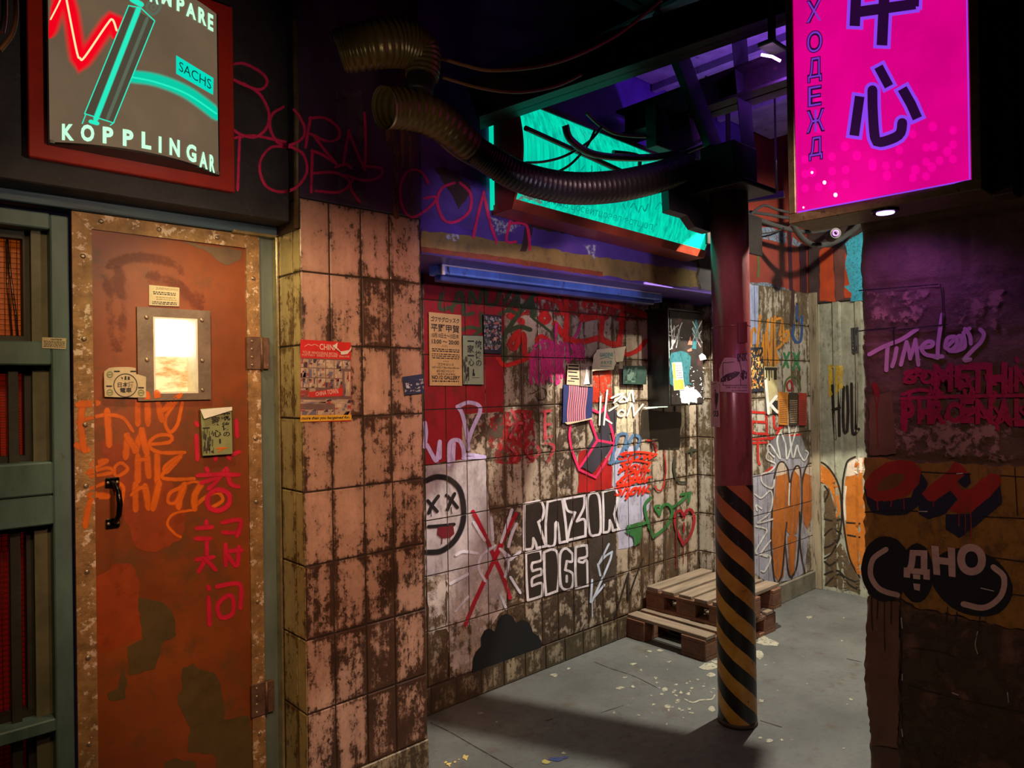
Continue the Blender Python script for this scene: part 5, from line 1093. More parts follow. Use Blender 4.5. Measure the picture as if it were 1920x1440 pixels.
ns('hot pink sprayed hexagon', HPK, S(n2, 5.5, ((990, 330), (982, 400), (1000, 500), (1045, 620)), ((1045, 620), (1100, 645), (1150, 668)), ((1150, 668), (1210, 570), (1272, 455)), ((1272, 455), (1250, 350), (1205, 230)), ((1115, 300), (1140, 370), (1160, 430)), ((1160, 430), (1270, 450)), ((1160, 430), (1110, 510), (1050, 600)), ((1120, 230), (1180, 250), (1220, 190))))
ns('blue sprayed scribble', paint('niche_spray_blue', (.10, .20, .36), .2, .4, GN), S(n2, 7, ((1250, 575), (1280, 450), (1300, 395), (1350, 395), (1335, 470), (1300, 540)), ((1350, 480), (1390, 400), (1435, 420), (1400, 500), (1360, 545)), ((1240, 575), (1330, 555), (1450, 535))))
RSH = paint('niche_spray_scarlet', (.80, .035, .012), .06, .35, GN)
d = Deco(NICHE)
for body, q in (('Slow', ((1305, 500), (1545, 505), (1540, 555), (1305, 560))), ('Slow', ((1320, 560), (1500, 560), (1500, 630), (1305, 630))), ('Your', ((1330, 610), (1500, 590), (1500, 670), (1290, 690))), ('Super', ((1300, 660), (1510, 640), (1500, 720), (1280, 740))), ('Show', ((1290, 720), (1500, 690), (1490, 780), (1280, 790)))): d.text(body, n2(*q), .035, slant=.15)
for l in (((1310, 520), (1420, 505), (1540, 520)), ((1315, 580), (1400, 560), (1500, 575)), ((1290, 700), (1380, 640), (1480, 620)), ((1275, 740), (1380, 700), (1480, 690)), ((1345, 805), (1400, 740), (1490, 760)), ((1300, 640), (1350, 600), (1420, 640))): d.stroke(n2(*l), 4.5, soft=.2)
d.build('graffiti', RSH, WN, 'scarlet painted lines of handwriting')
ns('thin red loop', paint('niche_red_thin', (.50, .03, .02), .2, .4, GN), S(n2, 3.5, ((1590, 510), (1600, 620), (1580, 735), (1550, 752), (1530, 725)), ((1480, 430), (1520, 440), (1540, 500))))
ns('green sprayed heart and arrow', paint('niche_heart_green', (.035, .17, .045), .14, .4, GN), S(n2, 6.5, ((1560, 905), (1530, 860), (1555, 850)), ((1500, 800), (1465, 850), (1485, 960), (1520, 1050)), ((1520, 1050), (1600, 985), (1640, 900), (1620, 845), (1580, 850), (1558, 905)), ((1350, 1010), (1420, 985), (1475, 955)), ((1650, 855), (1700, 820), (1745, 775)), ((1700, 778), (1755, 768)), ((1755, 768), (1745, 825))), [n2((1345, 972), (1455, 955), (1435, 1080), (1398, 1112), (1385, 1045), (1350, 1030))], jit=1.5)
ns('red sprayed heart', paint('niche_heart_red', (.36, .012, .022), .1, .4, GN), S(n2, 6.5, ((1715, 925), (1695, 882), (1662, 905), (1665, 990), (1712, 1098)), ((1712, 1098), (1760, 1030), (1782, 940), (1765, 880), (1735, 880), (1715, 925)))+drips(n2, [(1715, 960, 55)], 4)+drips(n2, [(1665, 1010, 240), (1745, 1040, 170), (1715, 1100, 120)], 1.8))
ns('dark crescent and plus sign', paint('niche_moon', (.035, .04, .025), .2, .5, GN), S(n2, 5, ((1655, 540), (1650, 610), (1675, 690), (1735, 700)), ((1762, 478), (1764, 520)), ((1735, 505), (1795, 490))))
ns('white handwriting by the cabinet', paint('niche_white_hand', (.72, .70, .68), .08, .35), S(n2, 4, ((1250, 158), (1325, 128), (1265, 188)), ((1300, 180), (1330, 150), (1345, 178), (1305, 185)), ((1352, 178), (1378, 112), (1392, 180)), ((1235, 240), (1290, 205)), ((1310, 235), (1290, 262), (1320, 275), (1335, 245), (1310, 235)), ((1350, 272), (1382, 195), (1395, 272)), ((1400, 265), (1450, 200)), ((1180, 150), (1172, 330)), ((1222, 110), (1200, 330)), ((1205, 290), (1250, 320))))
ns('faded red letters', paint('niche_faded_red', (.50, .05, .07), .55, .4, GN), S(n2, 7, ((610, 240), (640, 320), (600, 410)), ((590, 330), (670, 320)), ((820, 250), (822, 420)), ((805, 245), (855, 240)), ((825, 330), (855, 325)), ((825, 415), (860, 405)), ((740, 450), (700, 490), (740, 545), (790, 500), (745, 450)), ((830, 450), (880, 470), (840, 570)), ((600, 480), (640, 520), (620, 560)), ((680, 250), (700, 330), (640, 420))))
ns('streaks running down the right end', paint('niche_streaks', (.05, .035, .018), .3, .6), drips(n2, [(1500, 830, 420), (1590, 880, 380), (1810, 880, 300), (1670, 900, 340), (1735, 500, 200), (1400, 300, 250), (1620, 480, 200)], 2.2))

# ------------------------------------------------------------------ pale tiled wall and its red top
RT = Surf('y', 2.51, off=.0008)
graf(RT, WRT, 'pale blue scraped strips on the red wall', paint('red_blue_strip', (.16, .24, .32), .55, .5, scale=40), (), [zz((105, 215), (200, 210), (340, 260), (345, 345), (250, 335), (110, 300)), zz((385, 290), (490, 370), (480, 390), (385, 350)), zz((10, 672), (120, 670), (230, 690), (365, 735), (360, 765), (230, 715), (100, 700), (10, 695))], jit=1.6, name='paint_patch')
graf(RT, WRT, 'green and dark drips on the red wall', paint('red_green_drip', (.09, .10, .03), .3, .5), [(zz((75, 150), (80, 300), (95, 420), (100, 560), (95, 620)), 6, .3)], name='paint_drips')
graf(RT, WRT, 'dark drips near the corner', paint('red_dark_drip', (.035, .01, .02), .15, .5), [(zz((360, 240), (365, 450), (375, 740)), 8, .3), (zz((470, 380), (475, 550), (478, 760)), 16, .4)], name='paint_drips')
rs = lambda *a, **k: graf(RIGHTW, WR, *a, **k)
rs('dark drip and blue smear', paint('right_dark_drip', (.04, .022, .02), .2, .5), [(zz((390, 750), (385, 900), (378, 1030)), 8, .3), (zz((425, 860), (420, 1000)), 6, .3)], name='paint_drips')
rs('lavender repainted strip', paint('right_lavender', (.36, .42, .66), .12, .4, GR), (), [zz((-30, 690), (100, 700), (92, 1190), (-30, 1210))], jit=.6, name='paint_patch')
rs('grey lavender repainted tiles', paint('right_greylav', (.40, .40, .48), .25, .4, GR), (), [r5((700, 410), (870, 370), (860, 1010), (700, 900)), r5((870, 200), (920, 180), (1060, 250), (1070, 560), (1050, 930), (1000, 980), (860, 1000))], jit=1, name='paint_patch')
rs('orange sprayed scribble', paint('right_spray_orange', (.66, .25, .03), .2, .4, GR), S(c5, 5.5, ((420, 425), (430, 300), (450, 265), (462, 300)), ((505, 155), (490, 300), (478, 430)), ((575, 190), (560, 400), (550, 610)), ((610, 180), (605, 400), (600, 610)), ((640, 160), (630, 300), (640, 470), (640, 600)), ((640, 190), (700, 185), (680, 330)), ((700, 200), (715, 330), (690, 360)), ((700, 320), (755, 290), (745, 380), (690, 370)), ((640, 460), (700, 410), (760, 320)), ((650, 500), (665, 570)), ((520, 480), (540, 330)), ((530, 560), (560, 300), (590, 560))))
rs('green sprayed crosses', paint('right_green', (.03, .22, .08), .1, .4, GR), S(r4, 5, ((930, 908), (952, 985)), ((958, 905), (925, 985)), ((985, 908), (1018, 998)), ((1015, 902), (980, 998))))
rs('green sprayed frown', paint('right_green_dull', (.10, .16, .04), .1, .4, GR), S(r4, 4, ((930, 1120), (942, 1060), (980, 1035), (1012, 1060), (1022, 1112))))
rs('small red oval', paint('right_red_oval', (.40, .02, .05), .1, .4, GR), S(r4, 4, ((960, 1062), (945, 1085), (955, 1118), (975, 1105), (972, 1075), (960, 1062))))
rs('blue sprayed hook', paint('right_blue', (.025, .08, .26), .1, .4, GR), S(r4, 5.5, ((1002, 640), (1000, 700), (1010, 720)), ((985, 750), (978, 805), (1000, 845), (1025, 825), (1030, 700))))
rs('red outlined letters', paint('right_red', (.62, .022, .018), .1, .4, GR), S(r5, 5.5, ((700, 35), (760, 38), (828, 42)), ((700, 85), (760, 92), (828, 95)), ((828, 42), (832, 160)), ((748, 95), (745, 130), (760, 155), (830, 160)), ((700, 192), (850, 185), (1020, 165)), ((700, 215), (830, 208)), ((780, 195), (782, 300), (790, 330)), ((832, 160), (850, 190)), ((870, 65), (880, 130), (925, 118)), ((905, 120), (890, 160)), ((800, 395), (860, 350))))
rs('grey sprayed shadow', paint('right_grey', (.22, .22, .24), .3, .4, GR), (), [r5((850, 200), (890, 170), (1020, 170), (1050, 240), (1040, 300), (900, 290), (850, 260))], jit=1.5)
OM = paint('right_m_orange', (.52, .15, .022), .2, .4, GR)
rs('orange fill of the big bubble letters', OM, (), [r5((870, 540), (885, 380), (905, 320), (930, 325), (950, 400), (960, 470), (968, 400), (990, 345), (1008, 350), (1018, 420), (1020, 560), (1000, 720), (960, 730), (940, 700), (925, 960), (895, 1000), (870, 950), (862, 700)), r5((1030, 560), (1030, 420), (1050, 350), (1080, 330), (1082, 640), (1060, 700), (1035, 660)), r5((945, 740), (975, 720), (1000, 740), (985, 940), (960, 960))], jit=1)
rs('pale fill at the letter tops', paint('right_m_cream', (.68, .55, .42), .2, .4, GR), (), [r5((880, 400), (890, 335), (915, 310), (945, 335), (940, 380)), r5((985, 370), (1000, 340), (1015, 360), (1012, 400)), r5((1040, 380), (1060, 335), (1085, 325), (1088, 400))], jit=1)
BO = paint('right_outline', (.02, .014, .012), .1, .4, GR)
rs('black outlines of the bubble letters', BO, S(r5, 3.6, ((862, 560), (870, 420), (895, 330), (925, 320), (950, 360)), ((950, 360), (962, 480), (958, 560)), ((962, 480), (972, 390), (1000, 340), (1022, 380), (1028, 560), (1015, 730)), ((862, 560), (855, 760), (870, 960), (885, 1005)), ((885, 1005), (915, 950), (930, 800), (942, 660)), ((942, 660), (935, 760), (950, 930), (970, 970)), ((970, 970), (1000, 900), (1015, 730)), ((1028, 560), (1030, 430), (1055, 340), (1085, 325)), ((1015, 600), (1020, 800), (1045, 945))))
rs('white drip highlight in the bubble letters', paint('right_white', (.75, .74, .70), .05, .35, GR), S(r5, 3.4, ((958, 440), (955, 540), (955, 560)), ((870, 290), (832, 245), (850, 220), (905, 300), (888, 200), (908, 155), (935, 220), (942, 300), (962, 250), (998, 110), (978, 55), (952, 80), (975, 290), (1000, 225), (1012, 265), (1040, 310), (1062, 270), (1050, 255)))+S(r5, 3.6, ((840, 250), (830, 300), (880, 330), (850, 370), (800, 390), (810, 440), (860, 465), (872, 420)), ((765, 500), (800, 520), (850, 480), (862, 540), (840, 610), (780, 660), (862, 640)), ((770, 680), (830, 700), (800, 760), (770, 830), (850, 850), (820, 930), (800, 930)), ((800, 580), (770, 560), (775, 590)), ((850, 760), (800, 830), (830, 850))))
graf(Surf('y', 2.485, off=.0008), BBR, 'small white sprayed arch', paint('kerb_white', (.6, .58, .55), .1), S(r5, 4, ((852, 1095), (872, 1040), (888, 1035), (905, 1100))))

# ------------------------------------------------------------------ far wall
ft = lambda *a, **k: graf(FARTOP, WFT, *a, **k); FARTOP.off = .001
ft('red-orange painted boards', paint('far_red', (.42, .060, .018), .1, .4), (), [zz((615, 400), (640, 380), (730, 380), (735, 560), (748, 835), (618, 830)), zz((830, 420), (900, 560), (900, 800), (822, 808), (818, 600))], jit=1.2, name='paint_patch')
ft('dull maroon board', paint('far_maroon', (.13, .05, .04), .1, .4), (), [zz((735, 380), (830, 400), (822, 815), (750, 830))], jit=1, name='paint_patch')
ft('cyan scraped paint', paint('far_cyan', (.05, .38, .52), .4, .4, scale=60), (), [zz((835, 340), (900, 290), (1010, 220), (1010, 830), (870, 830), (885, 760), (830, 710), (875, 690), (855, 620), (830, 510), (850, 440))], jit=2, name='paint_patch')
fs = lambda *a, **k: graf(FAR, WF, *a, **k)
fs('yellow patterned paint square', paint('far_yellow', (.52, .34, .04), .3, .4, scale=60), (), [r4((1180, 975), (1262, 975), (1262, 1100), (1205, 1150), (1180, 1150))], jit=1, name='paint_patch')
fs('black marker letters HOLD', paint('far_black', (.012, .01, .01), .05, .4), S(r4, 6.5, ((1203, 1090), (1208, 1230), (1218, 1385)), ((1242, 1085), (1240, 1230), (1242, 1370)), ((1206, 1225), (1242, 1215)), ((1266, 1100), (1262, 1230), (1268, 1350), (1285, 1345)), ((1285, 1095), (1290, 1230), (1285, 1345)), ((1310, 1080), (1312, 1230), (1318, 1360), (1350, 1335)), ((1338, 1080), (1338, 1220), (1335, 1330))))
fs('brown shaded fill', paint('far_brown', (.11, .07, .035), .4, .5), (), [r5((1155, 480), (1185, 460), (1215, 560), (1245, 640), (1245, 750), (1200, 820), (1160, 850)), r5((1160, 880), (1250, 770), (1300, 880), (1355, 980), (1355, 1060), (1160, 1010))], jit=1.5)
fs('orange bubble letter arch', paint('far_orange', (.52, .16, .022), .25, .4), (), [r5((1085, 322), (1130, 325), (1190, 370), (1235, 460), (1248, 600), (1225, 640), (1210, 520), (1180, 450), (1130, 430), (1090, 440)), r5((1275, 420), (1300, 330), (1330, 300), (1420, 290), (1420, 960), (1340, 950), (1300, 860), (1272, 700), (1280, 640))], jit=1)
fs('cream fill and highlight', paint('far_cream', (.70, .58, .46), .2, .4), S(r5, 5, ((1278, 460), (1270, 560), (1276, 640))), [r5((1275, 400), (1290, 330), (1330, 300), (1420, 290), (1420, 360), (1300, 400))], jit=1)
fs('black wavy outlines', paint('far_outline', (.025, .018, .012), .15, .4), S(r5, 4, ((1085, 318), (1150, 325), (1210, 390), (1245, 480), (1255, 620), (1240, 740), (1200, 830), (1160, 860)), ((1262, 420), (1285, 320), (1330, 290)), ((1262, 420), (1258, 560), (1270, 700), (1300, 860), (1355, 965)), ((1160, 640), (1210, 650), (1250, 640)), ((1160, 730), (1200, 695), (1250, 720)), ((1160, 800), (1190, 790), (1230, 760)), ((1160, 880), (1190, 900), (1230, 870)), ((1160, 950), (1230, 930), (1280, 970), (1350, 1000)), ((1165, 1010), (1240, 950), (1300, 1010), (1355, 1040)), ((1285, 660), (1355, 665)), ((1290, 730), (1355, 742)), ((1160, 455), (1180, 490), (1160, 540))))

# ------------------------------------------------------------------ block wall paint
bs = lambda *a, **k: graf(BLOCK, WB, *a, **k)
bs('ochre painted band', paint('block_ochre', (.30, .135, .022), .35, .6, scale=9, grime=.75), (), [bb((95, 90), (200, 95), (330, 110), (500, 105), (560, 120), (760, 125), (1500, 140), (1500, 960), (780, 838), (640, 810), (480, 770), (320, 740), (260, 700), (140, 690), (95, 640))], jit=3, name='paint_patch')
bs('pinkish worn plaster', paint('block_pink', (.30, .15, .13), 1.15, .7, scale=26), (), [r8((140, 860), (300, 850), (320, 960), (560, 900), (860, 950), (860, 1130), (600, 1120), (380, 1110), (140, 1060)), r8((530, 330), (800, 320), (800, 560), (640, 620), (530, 480)), r8((140, 340), (470, 330), (460, 500), (140, 520))], jit=3, name='paint_patch', psoft=.3)
bs('smooth brown painted strip on the corner', paint('block_brown_strip', (.14, .06, .035), .2, .6, scale=10), (), [r8((170, 830), (275, 800), (290, 1080), (170, 1090)), bb((110, 690), (250, 720), (240, 1350), (130, 1340), (95, 1050))], jit=2, name='paint_patch')
bs('dark lower blocks', paint('block_dark', (.05, .026, .016), .7, .7, scale=8), (), [bb((255, 740), (480, 780), (1500, 985), (1500, 1700), (250, 1460))], jit=3, name='paint_patch')
TMP = paint('block_spray_mauve', (.58, .28, .48), .12, .5)
bs('mauve sprayed word', TMP, S(tt, 9.5, ((150, 500), (280, 430), (430, 370), (575, 275)), ((312, 430), (305, 530), (300, 640)), ((392, 450), (375, 540), (355, 605)), ((432, 590), (460, 480), (482, 395)), ((482, 395), (505, 470), (515, 535)), ((515, 535), (545, 440), (562, 375)), ((562, 375), (575, 480), (588, 590)), ((610, 440), (700, 430), (722, 395), (670, 388), (618, 440), (650, 500), (740, 520)), ((802, 148), (780, 300), (765, 420), (762, 530)), ((735, 525), (800, 520)), ((830, 430), (850, 360), (920, 345), (935, 410), (880, 465), (835, 440)), ((835, 440), (900, 380), (965, 335), (975, 400), (925, 465), (870, 470)), ((1045, 270), (995, 310), (1005, 380), (1000, 440), (930, 470)), ((1010, 275), (1050, 330), (1060, 400)), ((1148, 280), (1178, 320), (1150, 390), (1080, 460), (1000, 550), (1050, 548))))
CRS = paint('block_spray_crimson', (.36, .006, .055), .28, .5, scale=40)
d = Deco(BLOCK)
for body, x, q in (('S', 0, (450, 640, 580, 770)), ('O', 0, (600, 640, 735, 770)), ('M', 0, (725, 590, 900, 840)), ('E', 0, (915, 600, 1060, 800)), ('T', 0, (1040, 580, 1210, 850)), ('H', 0, (1200, 580, 1390, 860)), ('I', 0, (1400, 620, 1440, 850)), ('N', 0, (1450, 600, 1600, 840)), ('G', 0, (1620, 600, 1760, 840))): d.text(body, tt((q[0], q[1]), (q[2], q[1]-10), (q[2], q[3]), (q[0], q[3])), .05)
for q in (('P', 430, 920, 560, 1180), ('H', 580, 910, 700, 1130), ('R', 700, 915, 830, 1130), ('C', 840, 930, 960, 1120), ('E', 960, 900, 1090, 1120), ('N', 1100, 900, 1260, 1130), ('A', 1280, 900, 1440, 1130), ('L', 1450, 900, 1560, 1150)): d.text(q[0], tt((q[1], q[2]), (q[3], q[2]-6), (q[3], q[4]), (q[1], q[4])), .05)
rd = random.Random(8)
for k in range(46): x = rd.uniform(450, 1560); y = rd.choice((rd.uniform(620, 860), rd.uniform(920, 1110))); d.stroke(tt((x, y), (x+rd.uniform(-30, 30), y+rd.uniform(15, 40)), (x+rd.uniform(-50, 50), y+rd.uniform(40, 90))), rd.uniform(5, 9), soft=.4)
for l in (((450, 860), (600, 820), (800, 850)), ((440, 900), (900, 880), (1536, 870)), ((470, 720), (560, 640), (640, 660)), ((470, 1180), (475, 1090), (470, 960)), ((1470, 540), (1480, 560))): d.stroke(tt(*l), 9, soft=.35)
d.build('graffiti', CRS, WB, 'dark crimson sprayed letters in two rows')
bs('dark red splash with a drip', paint('block_red_splash', (.20, .010, .012), .2, .5), [(tt((200, 790), (215, 840)), 17, .6), (tt((190, 860), (210, 950), (218, 1100), (226, 1330)), 2.2, .3), (tt((235, 860), (225, 940), (215, 1000)), 3, .4)])
bs('navy shadow of the big letters', paint('block_navy', (.014, .014, .036), .08, .5), (), [bb((97, 220), (110, 290), (130, 330), (200, 342), (280, 335), (330, 300), (375, 200), (340, 150), (300, 260), (180, 280)), bb((330, 280), (345, 250), (400, 280), (470, 230), (510, 260), (470, 310), (450, 335), (375, 355), (335, 335)), bb((450, 335), (560, 330), (690, 190), (695, 290), (600, 370), (510, 440), (452, 400)), bb((502, 190), (550, 150), (563, 200), (535, 222))], jit=.8)
bs('red letters OH', paint('block_red', (.36, .022, .020), .14, .45, grime=.5), drips(bb, [(155, 270, 45), (215, 270, 30), (268, 260, 55), (395, 270, 30), (535, 330, 80), (560, 325, 120), (510, 325, 60)], 2.2), [bb((100, 200), (130, 150), (190, 110), (250, 98), (310, 105), (345, 140), (335, 200), (290, 250), (220, 275), (150, 278), (108, 255)), bb((345, 245), (400, 195), (460, 150), (490, 105), (535, 130), (545, 155), (500, 190), (520, 230), (560, 225), (610, 180), (650, 155), (690, 165), (693, 200), (640, 260), (560, 325), (510, 330), (465, 315), (505, 270), (470, 230), (400, 280), (375, 275))], jit=.7)
bs('brown centre of the letter O', paint('block_o_centre', (.17, .06, .020), .2, .5), (), [bb((150, 215), (175, 180), (225, 155), (268, 160), (270, 185), (235, 215), (190, 232), (158, 235))], jit=.6)
bs('black bubble shapes', paint('block_black', (.007, .007, .012), .05, .5), drips(bb, [(130, 660, 180), (155, 690, 100), (185, 700, 230), (215, 690, 120), (600, 780, 40), (460, 740, 60), (255, 680, 190), (500, 760, 50)], 2.4), [bb(*[(190+108*math.cos(t*math.pi/18), 572+142*math.sin(t*math.pi/18)) for t in range(36)]), bb(*[(325+72*math.cos(t*math.pi/12), 590+130*math.sin(t*math.pi/12)) for t in range(24)]), bb(*[(565+178*math.cos(t*math.pi/18)*1.0+0*t, 630+150*math.sin(t*math.pi/18+.25)) for t in range(36)])], jit=.8)
MAU = paint('block_letter_mauve', (.50, .32, .30), .22, .5, scale=40)
d = Deco(BLOCK)
d.text('Д', bb((270, 488), (382, 492), (382, 620), (268, 608)), .06); d.text('Н', bb((388, 470), (492, 482), (494, 608), (398, 596)), .06); d.text('О', bb((500, 458), (626, 468), (626, 600), (502, 600)), .06)
for l in (((190, 488), (135, 530), (125, 600), (165, 660), (240, 685)),): d.stroke(bb(*l), 11, soft=.15)
for l in (((660, 565), (705, 610), (690, 690), (620, 740), (530, 725)),): d.stroke(bb(*l), 12, soft=.15)
d.patch(bb((308, 595), (340, 598), (340, 618), (310, 615))); d.patch(bb((310, 635), (340, 638), (338, 668), (314, 662)))
d.build('graffiti', MAU, WB, 'dusty pink letters and crescent highlights')
bs('mortar lines', paint('block_mortar', (.012, .007, .006), .3, .9), S(r8, 3, ((125, 530), (200, 522), (290, 515)), ((300, 525), (520, 500)), ((125, 348), (300, 335), (480, 320)), ((490, 320), (500, 400), (500, 500)), ((280, 515), (282, 590)))+S(bb, 2.5, ((310, 915), (420, 930), (500, 955)), ((290, 1078), (480, 1130), (640, 1165), (790, 1195)), ((345, 150), (440, 155), (560, 160)), ((690, 165), (900, 180)), ((620, 345), (790, 352), (900, 360)), ((640, 520), (790, 540), (900, 555)), ((100, 325), (250, 318), (335, 322)), ((720, 680), (900, 700)), ((752, 130), (765, 340)), ((250, 750), (262, 900), (258, 1050), (265, 1350))), name='crack')
bs('small white chips', paint('block_chip', (.5, .45, .4), .4, .6), S(bb, 2.2, ((258, 785), (262, 830)), ((262, 1030), (262, 1055)), ((260, 1270), (264, 1300)), ((605, 655), (660, 668)), ((335, 322), (370, 322)), ((500, 158), (525, 156)), ((480, 1110), (505, 1120)), ((720, 1110), (725, 1150)), ((590, 845), (580, 900), (590, 940)))+S(r8, 2.6, ((590, 655), (630, 655)), ((470, 655), (495, 648)), ((380, 660), (400, 658))), name='paint_flakes')

# ------------------------------------------------------------------ posters and stickers: each a sheet of its own
def inkm(n, c): return paint('ink_'+n, c, .08, .5)
INKB = inkm('black', (.02, .018, .018)); INKR = inkm('red', (.50, .02, .02)); INKW = inkm('white', (.75, .72, .68))
KRAFT = surf_mat('paper_kraft', (.52, .35, .15), .7, var=.12, scale=20); PGREEN = surf_mat('paper_green', (.23, .30, .20), .7, var=.15, scale=20); PBEIGE = surf_mat('paper_beige', (.55, .45, .28), .7, var=.15, scale=25)
PWHITE = surf_mat('paper_white', (.66, .62, .55), .65, var=.1, scale=25); PDARK = surf_mat('paper_dark', (.018, .018, .03), .5, var=.4, scale=20); PRED = surf_mat('paper_red', (.58, .022, .016), .45, var=.15, scale=20)
def pr(o, sf, q, mat, texts=(), pats=(), label=None, name='print', dash=(), bold=.0):
    d = Deco(sf, lift=sf.off+.00025)
    for t in texts: d.text(t[0], uvq(q, *t[1]), t[2] if len(t) > 2 else bold)
    for p in pats: d.patch(uvq(q, *p))
    for a in dash: dashes(d, q, *a)
    return d.build(name, mat, o, label)
def collage(o, sf, q, cells, seed, label=None, cols=None):
    """printed pictures broken into coloured fragments"""
    rd = random.Random(seed); cols = cols or [('a', (.42, .30, .22)), ('b', (.05, .035, .05)), ('c', (.33, .06, .05)), ('d', (.16, .14, .20)), ('e', (.55, .42, .30))]
    D = {c[0]: Deco(sf, lift=sf.off+.00025+.00006*i) for i, c in enumerate(cols)}
    for (u0, v0, u1, v1, n) in cells:
        k = list(D); D[k[0]].patch(uvq(q, u0, v0, u1, v1)) if n >= 0 else None
        for i in range(abs(n)):
            u = rd.uniform(u0, u1); v = rd.uniform(v0, v1); k_ = 3.3/math.sqrt(max(abs(n), 6)); w_ = rd.uniform(.05, .24)*(u1-u0)*k_; h_ = rd.uniform(.05, .32)*(v1-v0)*k_
            s = uvq(q, max(u0, u-w_), max(v0, v-h_), min(u1, u+w_), min(v1, v+h_)); s[0] = ((s[0][0]+s[1][0])/2, s[0][1]) if rd.random() < .5 else s[0]; s[2] = ((s[2][0]*.6+s[3][0]*.4), s[2][1]) if rd.random() < .5 else s[2]
            D[rd.choice(k[1:])].patch(s)
    for i, c in enumerate(cols):
        if D[c[0]].f: D[c[0]].build('picture_print', paint('print_%02d%02d%02d' % tuple(int(x*99) for x in c[1]), c[1], .05, .5), o)
# pillar: china town poster
q = pz((95, 120), (795, 165), (795, 1255), (92, 1265))
o = sheet('poster', 'red CHINA TOWN poster with rows of small pictures on the tiled pillar', 'poster', PILLAR, q, PRED)
d = Deco(PILLAR, lift=PILLAR.off+.0002); d.patch(pz((97, 370), (790, 395), (790, 1160), (97, 1160))); d.build('picture_ground', paint('print_ground', (.17, .10, .09), .1, .5), o)
cells = []
for r_, (v0, v1) in enumerate(((.235, .335), (.345, .455), (.465, .58))):
    for c_ in range(6):
        if r_ > 0 and c_ == 5: continue
        cells.append((.005+c_*.166, v0, .16+c_*.166, v1, 7))
cells += [(.005, .85, .33, .94, 9), (.34, .85, .66, .94, 9), (.68, .78, .99, .94, 9), (.87, .37, .99, .68, 9), (.005, .59, .30, .69, 4), (.005, .73, .5, .78, 4), (.5, .72, .99, .78, 6)]
collage(o, PILLAR, q, cells, 5)
d = Deco(PILLAR, lift=PILLAR.off+.0006); d.patch(pz((205, 850), (680, 790), (680, 905), (205, 925))); d.patch(pz((100, 372), (790, 395), (790, 400), (100, 380))); d.build('banner_print', paint('print_banner', (.60, .03, .025), .05, .5), o)
d = Deco(PILLAR, lift=PILLAR.off+.00075); d.text('CHINA', pz((355, 180), (610, 200), (610, 275), (355, 265)), .02); d.text('YOUR WHOLESALE RETAIL', pz((120, 278), (610, 308), (610, 340), (120, 318))); d.text('POTTERY  SABLE SQUARE  PHONE', pz((112, 325), (770, 348), (770, 380), (112, 358))); d.text('CHINA TOWN', pz((300, 855), (610, 790), (615, 870), (300, 905)), .015)
d.stroke(pz((150, 220), (200, 190), (240, 205), (290, 190), (335, 215)), 1.2); d.build('print', inkm('peach', (.75, .50, .42)), o, 'pale lettering')
q2 = pz((92, 1170), (797, 1165), (795, 1238), (90, 1262)); d = Deco(PILLAR, lift=PILLAR.off+.0004); d.patch(q2); d.build('strip_print', paint('print_yellow', (.72, .40, .03), .05, .5), o, 'yellow bottom strip')
d = Deco(PILLAR, lift=PILLAR.off+.0006); d.text('more than you bargained for.', pz((108, 1190), (775, 1180), (775, 1225), (108, 1245)), .03, slant=.02); d.build('print', INKB, o)
sheet('torn_flap', None, None, PILLAR, pz((530, 215), (600, 165), (590, 235), (640, 290), (760, 270), (790, 220), (785, 265), (735, 325), (650, 335), (640, 300)), PWHITE, parent=o, off=PILLAR.off+.002)
# dark blue sticker at the pillar edge
q = pz((1492, 640), (1775, 600), (1800, 860), (1525, 895))
o = sheet('sticker', 'small navy and white sticker at the right edge of the tiled pillar', 'sticker', PILLAR, q, surf_mat('paper_navy', (.02, .03, .075), .5, var=.2))
collage(o, PILLAR, q, [(.02, .25, .98, .9, -70)], 3, cols=[('z', (.02, .03, .07)), ('a', (.50, .48, .55)), ('b', (.40, .38, .46)), ('c', (.03, .03, .08))])
# niche posters
q = n9((95, 130), (610, 180), (625, 1300), (110, 1295))
o = sheet('poster', 'tall ochre gallery poster with black Japanese lettering on the red tiles', 'poster', NICHE, q, KRAFT)
pr(o, NICHE, q, INKB, [('ゴワサグロッスク', (.06, .05, .94, .125), .03), ('平野甲賀', (.06, .15, .94, .26), .02), ('10月10日土〜15日木', (.08, .275, .92, .345), .025), ('13:00 〜 20:00', (.08, .365, .92, .425), .03), ('ゴワサロッス', (.25, .685, .75, .725), .02), ('4月10日 × BarshipreBook', (.08, .735, .92, .77), .02), ('8月19日フロック', (.22, .78, .76, .82), .02), ('NO.12 GALLERY', (.07, .86, .94, .915), .035)], dash=[(.36, .435, .58, .47, 2, .5, 2), (.07, .485, .93, .54, 2, .55, 3), (.07, .555, .93, .635, 3, .5, 4), (.22, .83, .8, .85, 1, .6, 6), (.07, .925, .93, .95, 1, .7, 7), (.42, .655, .6, .67, 1, .6, 8)])
q = n9((627, 490), (955, 500), (968, 1290), (632, 1285))
o = sheet('poster', 'grey-green poster with brush characters beside the ochre gallery poster', 'poster', NICHE, q, PGREEN)
pr(o, NICHE, q, INKB, [('銃', (.60, .10, .92, .29), .02), ('後', (.60, .31, .92, .48), .02), ('の', (.64, .50, .90, .62), .02), ('一', (.24, .11, .56, .14), .03), ('家', (.22, .20, .55, .36), .02), ('一', (.24, .40, .55, .43), .03), ('心', (.26, .47, .55, .62), .02)], [(0, 0, 1, .015), (0, .985, 1, 1), (.985, 0, 1, 1), (0, 0, .015, 1), (.44, .85, .80, .858), (.46, .76, .58, .82), (.48, .68, .54, .76)])
